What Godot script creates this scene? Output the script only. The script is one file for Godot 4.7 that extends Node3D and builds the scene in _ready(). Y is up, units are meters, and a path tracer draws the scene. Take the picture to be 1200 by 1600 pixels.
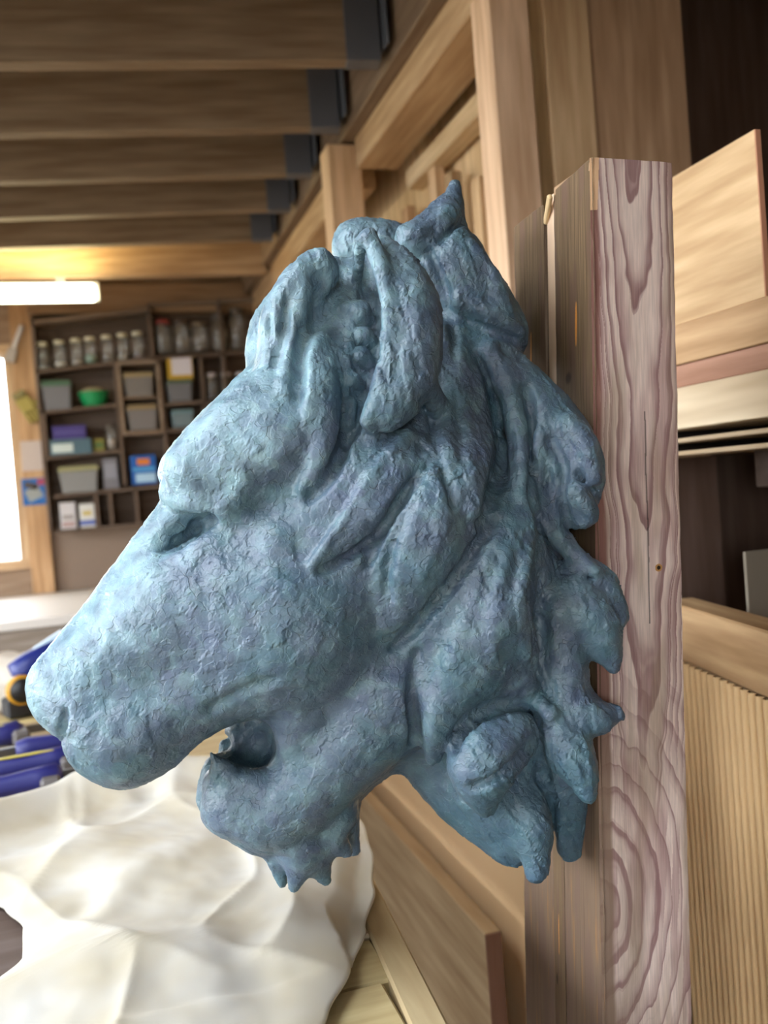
extends Node3D

# ------------------------------------------------------------------ naming
var used := {}

func numbered(n: String) -> String:
	var k: int = used.get(n, 0)
	used[n] = k + 1
	return n if k == 0 else "%s_%03d" % [n, k]

func tag(o: Node3D, label: String, category: String, group := "") -> Node3D:
	o.set_meta("label", label)
	o.set_meta("category", category)
	if group != "":
		o.set_meta("group", group)
	return o

func thing(called: String, label: String, category: String, at := Vector3.ZERO, group := "", turn := 0.0) -> Node3D:
	var o := Node3D.new()
	o.name = numbered(called)
	o.position = at
	o.rotation.y = turn
	add_child(o)
	return tag(o, label, category, group)

func part(called: String, b, m: Material, parent: Node3D, at := Vector3.ZERO, rot := Vector3.ZERO) -> MeshInstance3D:
	var o := MeshInstance3D.new()
	o.name = called
	o.mesh = b.done() if b is Shape else b
	o.material_override = m
	o.cast_shadow = GeometryInstance3D.SHADOW_CASTING_SETTING_ON
	o.position = at
	o.rotation = rot
	parent.add_child(o, true)
	return o

func struct(called: String, b, m: Material, at := Vector3.ZERO, rot := Vector3.ZERO) -> MeshInstance3D:
	var o := part(called, b, m, self, at, rot)
	o.set_meta("kind", "structure")
	return o

# ------------------------------------------------------------------ shapes
class Shape:
	var st := SurfaceTool.new()
	var n := 0
	var smooth := false
	func _init(sm := false):
		smooth = sm
		st.begin(Mesh.PRIMITIVE_TRIANGLES)
	func tri(a: Vector3, b: Vector3, c: Vector3, mid: Vector3):
		if (b - a).cross(c - a).dot((a + b + c) / 3.0 - mid) > 0.0:
			raw(a, c, b)
		else:
			raw(a, b, c)
	func raw(a: Vector3, b: Vector3, c: Vector3):
		for p in [a, b, c]:
			st.set_smooth_group(0 if smooth else -1)
			st.add_vertex(p)
		n += 1
	func quad(a: Vector3, b: Vector3, c: Vector3, d: Vector3, mid: Vector3):
		tri(a, b, c, mid)
		tri(a, c, d, mid)
	# a box with chamfered edges; grow widens or narrows the top
	func box(c: Vector3, size: Vector3, ch := 0.002, rot := Basis(), grow := Vector2.ONE):
		var h := size * 0.5
		ch = minf(ch, minf(h.x, minf(h.y, h.z)) * 0.8)
		var P := {}
		for sx in [-1, 1]:
			for sy in [-1, 1]:
				for sz in [-1, 1]:
					var g: Vector2 = grow if sy > 0 else Vector2.ONE
					var e := Vector3(h.x * g.x * sx, h.y * sy, h.z * g.y * sz)
					var i := Vector3(ch * sx, ch * sy, ch * sz)
					for ax in 3:
						var q := e - i
						q[ax] = e[ax]
						P[Vector4i(sx, sy, sz, ax)] = c + rot * q
		for ax in 3:
			var u := (ax + 1) % 3
			var v := (ax + 2) % 3
			for s in [-1, 1]:
				var f := []
				for w in [[-1, -1], [1, -1], [1, 1], [-1, 1]]:
					var k := Vector4i(0, 0, 0, ax)
					k[ax] = s
					k[u] = w[0]
					k[v] = w[1]
					f.append(P[k])
				quad(f[0], f[1], f[2], f[3], c)
				for t in [-1, 1]:   # the edge between faces ax and u
					var e := []
					for w in [[ax, -1], [ax, 1], [u, 1], [u, -1]]:
						var k := Vector4i(0, 0, 0, w[0])
						k[ax] = s
						k[u] = t
						k[v] = w[1]
						e.append(P[k])
					quad(e[0], e[1], e[2], e[3], c)
		for sx in [-1, 1]:
			for sy in [-1, 1]:
				for sz in [-1, 1]:
					tri(P[Vector4i(sx, sy, sz, 0)], P[Vector4i(sx, sy, sz, 1)], P[Vector4i(sx, sy, sz, 2)], c)
	# a beam from a to b
	func beam(a: Vector3, b: Vector3, w: float, hgt: float, ch := 0.002, up := Vector3.UP):
		var z := (b - a).normalized()
		var x := up.cross(z).normalized()
		box((a + b) * 0.5, Vector3(w, hgt, (b - a).length()), ch, Basis(x, z.cross(x), z))
	func hexa(P: Array):   # a solid with eight given corners: bottom ring, then top ring
		var m := Vector3.ZERO
		for p in P:
			m += p / 8.0
		quad(P[0], P[1], P[2], P[3], m)
		quad(P[4], P[5], P[6], P[7], m)
		for i in 4:
			quad(P[i], P[(i + 1) % 4], P[4 + (i + 1) % 4], P[4 + i], m)
	func lathe(profile: Array, seg: int, at := Vector3.ZERO, rot := Basis()):
		for i in profile.size() - 1:
			for j in seg:
				var q := []
				for w in [[i, j], [i, j + 1], [i + 1, j + 1], [i + 1, j]]:
					var p: Vector2 = profile[w[0]]
					var a: float = TAU * w[1] / seg
					q.append(at + rot * Vector3(p.x * cos(a), p.y, p.x * sin(a)))
				if profile[i].x > 1e-6:
					raw(q[0], q[1], q[2])
				if profile[i + 1].x > 1e-6:
					raw(q[0], q[2], q[3])
	func tube(pts: Array, r: float, seg := 8):
		var rings := []
		for i in pts.size():
			var d: Vector3 = (pts[mini(i + 1, pts.size() - 1)] - pts[maxi(i - 1, 0)]).normalized()
			var x := d.cross(Vector3(0.13, 0.9, 0.3)).normalized()
			var y := d.cross(x)
			var ring := []
			for j in seg:
				ring.append(pts[i] + (x * cos(TAU * j / seg) + y * sin(TAU * j / seg)) * r)
			rings.append(ring)
		for i in pts.size() - 1:
			for j in seg:
				var k := (j + 1) % seg
				quad(rings[i][j], rings[i][k], rings[i + 1][k], rings[i + 1][j], (pts[i] + pts[i + 1]) * 0.5)
		for e in [[0, 0], [pts.size() - 1, 0]]:
			for j in seg:
				tri(pts[e[0]], rings[e[0]][j], rings[e[0]][(j + 1) % seg], pts[0].lerp(pts[-1], 0.5))
	func done() -> ArrayMesh:
		st.index()
		st.generate_normals()
		return st.commit()

func bx(c: Vector3, size: Vector3, ch := 0.002, rot := Basis(), grow := Vector2.ONE) -> Shape:
	var s := Shape.new()
	s.box(c, size, ch, rot, grow)
	return s

func span(a: Vector3, b: Vector3, ch := 0.002) -> Shape:   # a box between two corners
	return bx((a + b) * 0.5, (b - a).abs(), ch)

# ------------------------------------------------------------------ materials
var made := {}
var grain: Array = []

func noise_tex(freq: float, lo: Color, hi: Color, octaves := 4, seed_ := 1, kind := FastNoiseLite.TYPE_SIMPLEX_SMOOTH) -> NoiseTexture2D:
	var f := FastNoiseLite.new()
	f.noise_type = kind
	f.seed = seed_
	f.frequency = freq
	f.fractal_octaves = octaves
	var g := Gradient.new()
	g.set_color(0, lo)
	g.set_color(1, hi)
	var t := NoiseTexture2D.new()
	t.width = 512
	t.height = 512
	t.seamless = true
	t.noise = f
	t.color_ramp = g
	return t

func wood(c: Color, axis := 1, which := 0, off := 0.0, rough := 0.7) -> StandardMaterial3D:
	var key := [c, axis, which, off, rough]
	if made.has(key):
		return made[key]
	var m := StandardMaterial3D.new()
	var lum := c.get_luminance()
	m.albedo_color = Color(lum, lum, lum).lerp(c, 0.77).lightened(0.14)
	m.albedo_texture = grain[which]
	m.uv1_triplanar = true
	m.uv1_triplanar_sharpness = 8.0
	var s := Vector3(5.0, 5.0, 5.0)
	s[axis] = 0.45
	m.uv1_scale = s
	m.uv1_offset = Vector3(off * 0.37, off * 0.71, off * 0.53)
	m.roughness = rough
	m.metallic_specular = 0.35
	made[key] = m
	return m

func plain(c: Color, rough := 0.6, metal := 0.0) -> StandardMaterial3D:
	var key := [c, rough, metal]
	if made.has(key):
		return made[key]
	var m := StandardMaterial3D.new()
	m.albedo_color = c
	m.roughness = rough
	m.metallic = metal
	made[key] = m
	return m

func glass(c: Color, alpha := 0.08) -> StandardMaterial3D:
	var m := StandardMaterial3D.new()
	m.transparency = BaseMaterial3D.TRANSPARENCY_ALPHA
	m.albedo_color = Color(c.r, c.g, c.b, alpha)
	m.roughness = 0.0
	m.metallic_specular = 0.4
	return m

# ------------------------------------------------------------------ the sculpture's field
const S := 0.003
const BS := 8
var GLO := Vector3(-0.64, -0.475, -0.225)
var GN := Vector3i(268, 296, 152)
var ops := []
var slabs := []
var slab_own := []

func op(k: float, sub: bool, q: float, owner_part: int, raw: Array):
	var P := []
	for i in range(0, raw.size(), 4):
		P.append(Vector4(raw[i], raw[i + 1], raw[i + 2], raw[i + 3]) * 0.001)
	if P.size() > 2:   # a smooth curve through the points
		var E := [P[0] * 2.0 - P[1]] + P + [P[-1] * 2.0 - P[-2]]
		var C := []
		for i in P.size() - 1:
			var a: Vector4 = E[i]
			var b: Vector4 = E[i + 1]
			var c: Vector4 = E[i + 2]
			var d: Vector4 = E[i + 3]
			for j in 3:
				var t := j / 3.0
				C.append(0.5 * (2.0 * b + (c - a) * t + (2.0 * a - 5.0 * b + 4.0 * c - d) * t * t + (3.0 * b - a - 3.0 * c + d) * t * t * t))
		C.append(P[-1])
		P = C
	if P.size() == 1:
		P.append(P[0] + Vector4(0.0001, 0, 0, 0))
	var A := PackedVector3Array()
	var D := PackedVector3Array()
	var il := PackedFloat32Array()
	var r0 := PackedFloat32Array()
	var dr := PackedFloat32Array()
	var lo := Vector3(9, 9, 9)
	var hi := -lo
	for i in P.size():
		var p: Vector4 = P[i]
		var r := maxf(p.w, 0.0008)
		lo = lo.min(Vector3(p.x - r, p.y - r, p.z - r))
		hi = hi.max(Vector3(p.x + r, p.y + r, p.z + r))
		if i + 1 < P.size():
			var a := Vector3(p.x, p.y, p.z * q)
			var b := Vector3(P[i + 1].x, P[i + 1].y, P[i + 1].z * q)
			A.append(a)
			D.append(b - a)
			il.append(1.0 / maxf((b - a).length_squared(), 1e-9))
			r0.append(r)
			dr.append(maxf(P[i + 1].w, 0.0008) - r)
	ops.append([A, D, il, r0, dr, k, sub, q, owner_part, lo, hi])

func slab(n: int):
	var nx := GN.x
	var ny := GN.y
	var z0 := n * BS
	var z1 := mini(z0 + BS, GN.z)
	var f := PackedFloat32Array()
	var own := PackedByteArray()
	f.resize(nx * ny * (z1 - z0))
	own.resize(f.size())
	f.fill(0.06)
	var half := S * BS * 0.5
	var rad := half * 1.75
	for y0 in range(0, ny, BS):
		var y1 := mini(y0 + BS, ny)
		for x0 in range(0, nx, BS):
			var x1 := mini(x0 + BS, nx)
			var c := GLO + Vector3(x0, y0, z0) * S + Vector3(half, half, half)
			# the composed field at the centre of the block, and which shapes matter here
			var d := 0.06
			var near := []
			for o in ops:
				var k: float = o[5]
				var out: Vector3 = (o[9] - c).max(c - o[10]).max(Vector3.ZERO)
				if out.length() > k + rad + 0.02:
					continue
				var q: float = o[7]
				var A: PackedVector3Array = o[0]
				var D: PackedVector3Array = o[1]
				var il: PackedFloat32Array = o[2]
				var r0: PackedFloat32Array = o[3]
				var dr: PackedFloat32Array = o[4]
				var pc := Vector3(c.x, c.y, c.z * q)
				var b := 9.0
				var ds := PackedFloat32Array()
				for s in A.size():
					var pa := pc - A[s]
					var h := clampf(pa.dot(D[s]) * il[s], 0.0, 1.0)
					var v := (pa - D[s] * h).length() - r0[s] - dr[s] * h
					ds.append(v)
					b = minf(b, v)
				var reach := rad * maxf(1.0, q)
				var use := PackedInt32Array()
				for s in A.size():
					if ds[s] < b + 2.0 * reach and ds[s] < reach + k:
						use.append(s)
				if use.size():
					near.append([o, use])
				if o[6]:
					var h := maxf(k - absf(d + b), 0.0) / k
					d = maxf(d, -b) + h * h * k * 0.25
				else:
					var h := maxf(k - absf(d - b), 0.0) / k
					d = minf(d, b) - h * h * k * 0.25
			if absf(d) > rad * 1.35 + 0.008:
				if d < 0.0:
					for z in range(z0, z1):
						for y in range(y0, y1):
							var at := ((z - z0) * ny + y) * nx
							for x in range(x0, x1):
								f[at + x] = -0.03
				continue
			for e in near:
				var o: Array = e[0]
				var use: PackedInt32Array = e[1]
				var A: PackedVector3Array = o[0]
				var D: PackedVector3Array = o[1]
				var il: PackedFloat32Array = o[2]
				var r0: PackedFloat32Array = o[3]
				var dr: PackedFloat32Array = o[4]
				var k: float = o[5]
				var ik := 1.0 / k
				var sub: bool = o[6]
				var q: float = o[7]
				var who: int = o[8]
				for z in range(z0, z1):
					var pz := (GLO.z + z * S) * q
					for y in range(y0, y1):
						var py := GLO.y + y * S
						var at := ((z - z0) * ny + y) * nx
						for x in range(x0, x1):
							var p := Vector3(GLO.x + x * S, py, pz)
							var b := 9.0
							for s in use:
								var pa := p - A[s]
								var h := clampf(pa.dot(D[s]) * il[s], 0.0, 1.0)
								b = minf(b, (pa - D[s] * h).length() - r0[s] - dr[s] * h)
							var v := f[at + x]
							if sub:
								if b < k - v:
									var h := maxf(k - absf(v + b), 0.0) * ik
									f[at + x] = maxf(v, -b) + h * h * k * 0.25
							elif b < v + k:
								var h := maxf(k - absf(v - b), 0.0) * ik
								f[at + x] = minf(v, b) - h * h * k * 0.25
								if b < v + 0.001:
									own[at + x] = who
			# the flat back where it sits on the timber
			for z in range(z0, z1):
				var pz := GLO.z + z * S
				for y in range(y0, y1):
					var face := (GLO.y + y * S) * 0.065 - 0.002
					var at := ((z - z0) * ny + y) * nx
					for x in range(x0, x1):
						var cut := maxf(face - (GLO.x + x * S), pz - 0.114)
						f[at + x] = maxf(f[at + x], -cut)
	slabs[n] = f
	slab_own[n] = own

func sculpt(names: Array, parent: Node3D, m: Material):
	var nx := GN.x
	var ny := GN.y
	var nz := GN.z
	var ns := int(ceil(float(nz) / BS))
	slabs.resize(ns)
	slab_own.resize(ns)
	var t0 := Time.get_ticks_msec()
	var id := WorkerThreadPool.add_group_task(slab, ns)
	WorkerThreadPool.wait_for_group_task_completion(id)
	var F := PackedFloat32Array()
	var own := PackedByteArray()
	for i in ns:
		F.append_array(slabs[i])
		own.append_array(slab_own[i])
	slabs = []
	slab_own = []
	print("field ", Time.get_ticks_msec() - t0)
	# surface nets: one vertex in each cell that the surface crosses
	var sy := nx
	var sz := nx * ny
	var vert := PackedInt32Array()
	vert.resize(F.size())
	vert.fill(-1)
	var V := PackedVector3Array()
	var cells := PackedInt32Array()
	var off := [0, 1, sy, sy + 1, sz, sz + 1, sz + sy, sz + sy + 1]
	var edges := [[0, 1], [2, 3], [4, 5], [6, 7], [0, 2], [1, 3], [4, 6], [5, 7], [0, 4], [1, 5], [2, 6], [3, 7]]
	var cor := []
	for i in 8:
		cor.append(Vector3(i & 1, (i >> 1) & 1, (i >> 2) & 1))
	var lim := S * 2.6
	for z in nz - 1:
		for y in ny - 1:
			var row := z * sz + y * sy
			for x in nx - 1:
				var at := row + x
				if absf(F[at]) > lim:
					continue
				var mask := 0
				for i in 8:
					if F[at + off[i]] < 0.0:
						mask |= 1 << i
				if mask == 0 or mask == 255:
					continue
				var sum := Vector3.ZERO
				var cnt := 0
				for e in edges:
					var a := F[at + off[e[0]]]
					var b := F[at + off[e[1]]]
					if (a < 0.0) != (b < 0.0):
						sum += cor[e[0]].lerp(cor[e[1]], a / (a - b))
						cnt += 1
				vert[at] = V.size()
				V.append(GLO + (Vector3(x, y, z) + sum / cnt) * S)
				cells.append(at)
	# faces
	var tris := PackedInt32Array()
	var tri_own := PackedByteArray()
	var steps := [1, sy, sz]
	for at in cells:
		var inside := F[at] < 0.0
		for ax in 3:
			var other: bool = F[at + steps[ax]] < 0.0
			if inside == other:
				continue
			var u: int = steps[(ax + 1) % 3]
			var v: int = steps[(ax + 2) % 3]
			if at - u - v < 0:
				continue
			var a := vert[at]
			var b := vert[at - u]
			var c := vert[at - u - v]
			var d := vert[at - v]
			if a < 0 or b < 0 or c < 0 or d < 0:
				continue
			var who: int = own[at] if inside else own[at + steps[ax]]
			if inside:
				tris.append_array([a, c, b, a, d, c])
			else:
				tris.append_array([a, b, c, a, c, d])
			tri_own.append(who)
			tri_own.append(who)
	print("nets ", Time.get_ticks_msec() - t0, " ", V.size(), " ", tris.size() / 3)
	# one round of subdivision: each triangle in four, the new points rounded onto the curved surface
	var N := _normals(V, tris)
	var mids := {}
	var fine := PackedInt32Array()
	var fine_own := PackedByteArray()
	var total := V.size()
	for i in range(0, tris.size(), 3):
		var w := [tris[i], tris[i + 1], tris[i + 2]]
		var who := tri_own[i / 3]
		if V[w[0]].z < -0.02:   # the side that turns away keeps its larger triangles, joined by the same edge points
			pass
		var md := [0, 0, 0]
		for e in 3:
			var a: int = w[e]
			var b: int = w[(e + 1) % 3]
			var key := mini(a, b) * 4000000 + maxi(a, b)
			var got: int = mids.get(key, -1)
			if got < 0:
				got = total
				total += 1
				mids[key] = got
				var d := V[b] - V[a]
				var mid := (V[a] + V[b]) * 0.5 + (N[a] * N[a].dot(d) - N[b] * N[b].dot(d)) * 0.125
				V.append(mid)
				N.append((N[a] + N[b]).normalized())
			md[e] = got
		fine.append_array([w[0], md[0], md[2], md[0], w[1], md[1], md[2], md[1], w[2], md[0], md[1], md[2]])
		for e in 4:
			fine_own.append(who)
	tris = fine
	tri_own = fine_own
	print("fine ", Time.get_ticks_msec() - t0, " ", V.size())
	# the modelled surface: pressed lumps and facets of clay, cast in bronze
	var lump := FastNoiseLite.new()
	lump.seed = 3
	lump.frequency = 26.0
	lump.fractal_octaves = 3
	var facet := FastNoiseLite.new()
	facet.seed = 8
	facet.noise_type = FastNoiseLite.TYPE_CELLULAR
	facet.frequency = 62.0
	facet.fractal_type = FastNoiseLite.FRACTAL_NONE
	facet.cellular_return_type = FastNoiseLite.RETURN_CELL_VALUE
	facet.domain_warp_enabled = true
	facet.domain_warp_amplitude = 0.012
	facet.domain_warp_frequency = 40.0
	var facet2 := facet.duplicate()
	facet2.seed = 21
	facet2.frequency = 120.0
	var fold := FastNoiseLite.new()
	fold.seed = 12
	fold.frequency = 60.0
	fold.fractal_type = FastNoiseLite.FRACTAL_RIDGED
	fold.fractal_octaves = 2
	var hue := FastNoiseLite.new()
	hue.seed = 5
	hue.frequency = 14.0
	hue.fractal_octaves = 4
	var hue2 := FastNoiseLite.new()
	hue2.seed = 77
	hue2.frequency = 34.0
	hue2.fractal_octaves = 4
	var col := PackedColorArray()
	col.resize(V.size())
	for i in V.size():
		var p := V[i]
		# the hair runs in strands down and forward: stretch the pattern along it behind the face
		var mane := smoothstep(-0.30, -0.16, p.x + p.y * 0.25)
		var ps := Vector3(p.x + p.y * 0.3 * mane, p.y * lerpf(1.0, 0.4, mane), p.z)
		var h: float = lump.get_noise_3dv(p) * 0.0017 + facet.get_noise_3dv(ps) * lerpf(0.0008, 0.0015, mane) + facet2.get_noise_3dv(p) * 0.0003
		h += fold.get_noise_3dv(ps) * 0.0012 * mane
		V[i] = p + N[i] * h * 0.75
		var a := hue.get_noise_3dv(p)
		var b := hue2.get_noise_3dv(p)
		var c := Color(0.90, 0.94, 0.95)
		c = c.lerp(Color(0.86, 0.83, 0.98), clampf(a * 1.8, 0.0, 0.7))
		c = c.lerp(Color(0.68, 0.98, 0.97), clampf(-a * 1.7 + 0.05, 0.0, 0.65))
		c = c.lerp(Color(1.35, 1.50, 1.36), clampf(b * 1.6 - 0.12, 0.0, 0.65))
		c = c.lerp(Color(0.60, 0.64, 0.76), clampf(-b * 1.4 - 0.05, 0.0, 0.6))
		# paler mint patina plus painted top light on brow, bridge, forelock; deeper teal low in the mane
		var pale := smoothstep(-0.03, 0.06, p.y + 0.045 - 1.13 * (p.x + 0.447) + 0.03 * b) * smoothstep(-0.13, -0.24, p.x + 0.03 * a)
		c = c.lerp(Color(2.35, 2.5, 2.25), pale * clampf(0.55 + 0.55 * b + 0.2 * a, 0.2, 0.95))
		var deep := smoothstep(-0.14, -0.32, p.y + 0.05 * a) * smoothstep(-0.32, -0.15, p.x)
		c = c.lerp(Color(0.66, 0.96, 1.02), deep * 0.55)
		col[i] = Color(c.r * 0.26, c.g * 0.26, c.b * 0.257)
	N = _normals(V, tris)
	print("noise ", Time.get_ticks_msec() - t0)
	for w in names.size():
		var map := {}
		var vv := PackedVector3Array()
		var nn := PackedVector3Array()
		var cc := PackedColorArray()
		var ii := PackedInt32Array()
		for t in tri_own.size():
			if tri_own[t] != w:
				continue
			for j in 3:
				var g := tris[t * 3 + j]
				var l: int = map.get(g, -1)
				if l < 0:
					l = vv.size()
					map[g] = l
					vv.append(V[g])
					nn.append(N[g])
					cc.append(col[g])
				ii.append(l)
		if ii.is_empty():
			continue
		var arr := []
		arr.resize(Mesh.ARRAY_MAX)
		arr[Mesh.ARRAY_VERTEX] = vv
		arr[Mesh.ARRAY_NORMAL] = nn
		arr[Mesh.ARRAY_COLOR] = cc
		arr[Mesh.ARRAY_INDEX] = ii
		var am := ArrayMesh.new()
		am.add_surface_from_arrays(Mesh.PRIMITIVE_TRIANGLES, arr)
		part(names[w], am, m, parent)
	print("sculpture ", Time.get_ticks_msec() - t0)

func _normals(V: PackedVector3Array, tris: PackedInt32Array) -> PackedVector3Array:
	var N := PackedVector3Array()
	N.resize(V.size())
	for i in range(0, tris.size(), 3):
		var a := tris[i]
		var b := tris[i + 1]
		var c := tris[i + 2]
		var n := (V[c] - V[a]).cross(V[b] - V[a])
		N[a] += n
		N[b] += n
		N[c] += n
	for i in N.size():
		N[i] = N[i].normalized()
	return N

# overlapping thumb-pressed dabs of clay: relief and patina, tiling over 0.26 m
func bronze() -> StandardMaterial3D:
	var W := 1024
	var H := PackedFloat32Array()
	H.resize(W * W)
	var T := PackedByteArray()
	T.resize(W * W * 3)
	for i in W * W:
		T[i * 3] = 171
		T[i * 3 + 1] = 197
		T[i * 3 + 2] = 216
	var r := RandomNumberGenerator.new()
	r.seed = 11
	var tones := [Color(0.47, 0.54, 0.60), Color(0.43, 0.50, 0.57), Color(0.50, 0.57, 0.61), Color(0.44, 0.54, 0.58), Color(0.47, 0.50, 0.60), Color(0.53, 0.61, 0.62), Color(0.41, 0.48, 0.54), Color(0.47, 0.57, 0.59)]
	for k in 2300:
		var cx := r.randi() % W
		var cy := r.randi() % W
		var big := 1.0 if k < 600 else 0.72
		var a := r.randf_range(22.0, 50.0) * big
		var b := a * r.randf_range(0.5, 0.85)
		var th := r.randf() * TAU
		var ct := cos(th)
		var s := sin(th)
		var tilt := r.randf_range(0.04, 0.17)
		var base := r.randf_range(0.2, 0.5)
		var tone: Color = tones[r.randi() % tones.size()].lerp(Color(0.44, 0.53, 0.60), 0.72) * 1.46
		var R := int(a) + 1
		var w1 := r.randf() * TAU
		for dy in range(-R, R + 1):
			var row := posmod(cy + dy, W) * W
			for dx in range(-R, R + 1):
				var u := (dx * ct + dy * s) / a
				var v := (-dx * s + dy * ct) / b
				var rr := u * u + v * v
				if rr > 1.0:
					continue
				rr += 0.16 * sin(u * 5.0 + w1) * v * rr + 0.1 * sin(v * 9.0 + u * 7.0 + w1)
				if rr > 0.97:
					continue
				var i := row + posmod(cx + dx, W)
				var rim := smoothstep(0.80, 0.95, rr)
				H[i] = base + tilt * u + 0.10 * rim * rim - 0.07 * (1.0 - rr) * v
				var c := tone.lerp(Color(0.90, 1.0, 0.98), rim * rim * 0.42)
				T[i * 3] = clampi(int(c.r * 255), 0, 255)
				T[i * 3 + 1] = clampi(int(c.g * 255), 0, 255)
				T[i * 3 + 2] = clampi(int(c.b * 255), 0, 255)
	var fine := FastNoiseLite.new()
	fine.frequency = 0.09
	fine.fractal_octaves = 3
	for y in W:
		for x in W:
			H[y * W + x] += fine.get_noise_2d(x, y) * 0.10
	var hi := Image.create_from_data(W, W, false, Image.FORMAT_RF, H.to_byte_array())
	var ti := Image.create_from_data(W, W, false, Image.FORMAT_RGB8, T)
	var m := StandardMaterial3D.new()
	m.albedo_texture = ImageTexture.create_from_image(ti)
	m.albedo_color = Color(1, 1, 1)
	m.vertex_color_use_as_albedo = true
	m.heightmap_enabled = true
	m.heightmap_texture = ImageTexture.create_from_image(hi)
	m.heightmap_scale = 0.16
	m.uv1_triplanar = true
	m.uv1_triplanar_sharpness = 6.0
	m.uv1_scale = Vector3.ONE * 3.3
	m.roughness = 0.42
	m.metallic_specular = 0.5
	return m

# sawn face of the near timber: cathedral growth rings, a reddish waney edge, a knot low on the left
func sawn_face() -> StandardMaterial3D:
	var W := 192
	var HH := 1792
	var T := PackedByteArray()
	T.resize(W * HH * 3)
	var n1 := FastNoiseLite.new()
	n1.frequency = 0.9
	n1.fractal_octaves = 3
	var n2 := FastNoiseLite.new()
	n2.seed = 4
	n2.frequency = 5.0
	n2.fractal_octaves = 4
	for y in HH:
		var t := float(y) / HH   # metres below the top
		for x in W:
			var a := float(x) / W
			var ac := 0.50 + 0.08 * sin(t * 5.0) + 0.05 * n1.get_noise_2d(t * 9.0, 3.0)
			var d := a - ac
			var f := t + 3.4 * d * d + 0.07 * n1.get_noise_2d(a * 3.0, t * 7.0)
			var dk := Vector2((a - 0.02) * 0.098, (t - 0.80) * 0.48).length()
			var g := dk * 26.0 + 0.12 * n1.get_noise_2d(a * 4.0 + 7.0, t * 9.0)
			var mix := smoothstep(0.50, 0.74, t + 0.1 * n1.get_noise_2d(a * 2.0, 9.0) - absf(a - 0.35) * 0.08)
			var ph := f * 4.9
			ph += 0.35 * n1.get_noise_2d(ph * 1.7, 40.0)
			var saw := ph - floorf(ph)
			var late := pow(saw, 3.2) * (1.0 - smoothstep(0.93, 1.0, saw)) * 1.3 * (1.0 - mix)
			var pk := g * 2.6 + 0.8
			pk += 0.35 * n1.get_noise_2d(pk * 1.7, 70.0)
			saw = pk - floorf(pk)
			late += pow(saw, 3.2) * (1.0 - smoothstep(0.93, 1.0, saw)) * 1.2 * mix
			var blot := smoothstep(0.30, 0.75, n1.get_noise_2d(a * 2.0 + 30.0, t * 5.0 + floorf(ph) * 3.7) + 0.35)
			var c := Color(0.95, 0.87, 0.82)
			c = c.lerp(Color(0.72, 0.585, 0.565), blot * 0.6)
			c = c.lerp(Color(0.58, 0.435, 0.43), clampf(late, 0.0, 0.8))
			c = c.lerp(Color(0.66, 0.58, 0.48), clampf(n1.get_noise_2d(a * 3.0, t * 4.0 + 60.0) * 0.9, 0.0, 0.4))
			c = c.lerp(Color(0.55, 0.47, 0.40), smoothstep(0.55, 0.8, t) * clampf(0.45 - a * 0.6 + n1.get_noise_2d(a * 3.0, t * 8.0) * 0.4, 0.0, 0.75))
			c = c * (0.96 + 0.10 * n2.get_noise_2d(a * 12.0, t * 3.0)) + Color(0, 0, 0, 0)
			# waney, reddish edge with pale splinters
			var edge := 0.075 + 0.02 * n1.get_noise_2d(2.0, t * 12.0) + 0.05 * smoothstep(0.3, 0.5, t)
			c = c.lerp(Color(0.50, 0.33, 0.29).lerp(Color(0.50, 0.41, 0.34), smoothstep(0.5, 0.7, t)), (1.0 - smoothstep(edge - 0.02, edge + 0.03, a)) * 0.8)
			if t < 0.055 and a < 0.10 - t * 0.5:
				c = Color(0.88, 0.72, 0.56)
			# the drying check and the pilot hole
			var crack := absf(a - 0.60 - 0.06 * (t - 0.45) - 0.01 * n1.get_noise_2d(5.0, t * 10.0))
			if t > 0.27 and t < 0.5 and crack < 0.008:
				c = c.darkened(0.4)
			var hole := Vector2((a - 0.72) * 0.098, t - 0.440).length()
			if hole < 0.0042:
				c = Color(0.75, 0.55, 0.33) if hole > 0.0021 else Color(0.16, 0.11, 0.08)
			var i := (y * W + x) * 3
			T[i] = clampi(int(c.r * 255), 0, 255)
			T[i + 1] = clampi(int(c.g * 255), 0, 255)
			T[i + 2] = clampi(int(c.b * 255), 0, 255)
	var m := StandardMaterial3D.new()
	m.albedo_texture = ImageTexture.create_from_image(Image.create_from_data(W, HH, false, Image.FORMAT_RGB8, T))
	m.roughness = 0.65
	m.metallic_specular = 0.35
	m.texture_repeat = false
	return m

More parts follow.
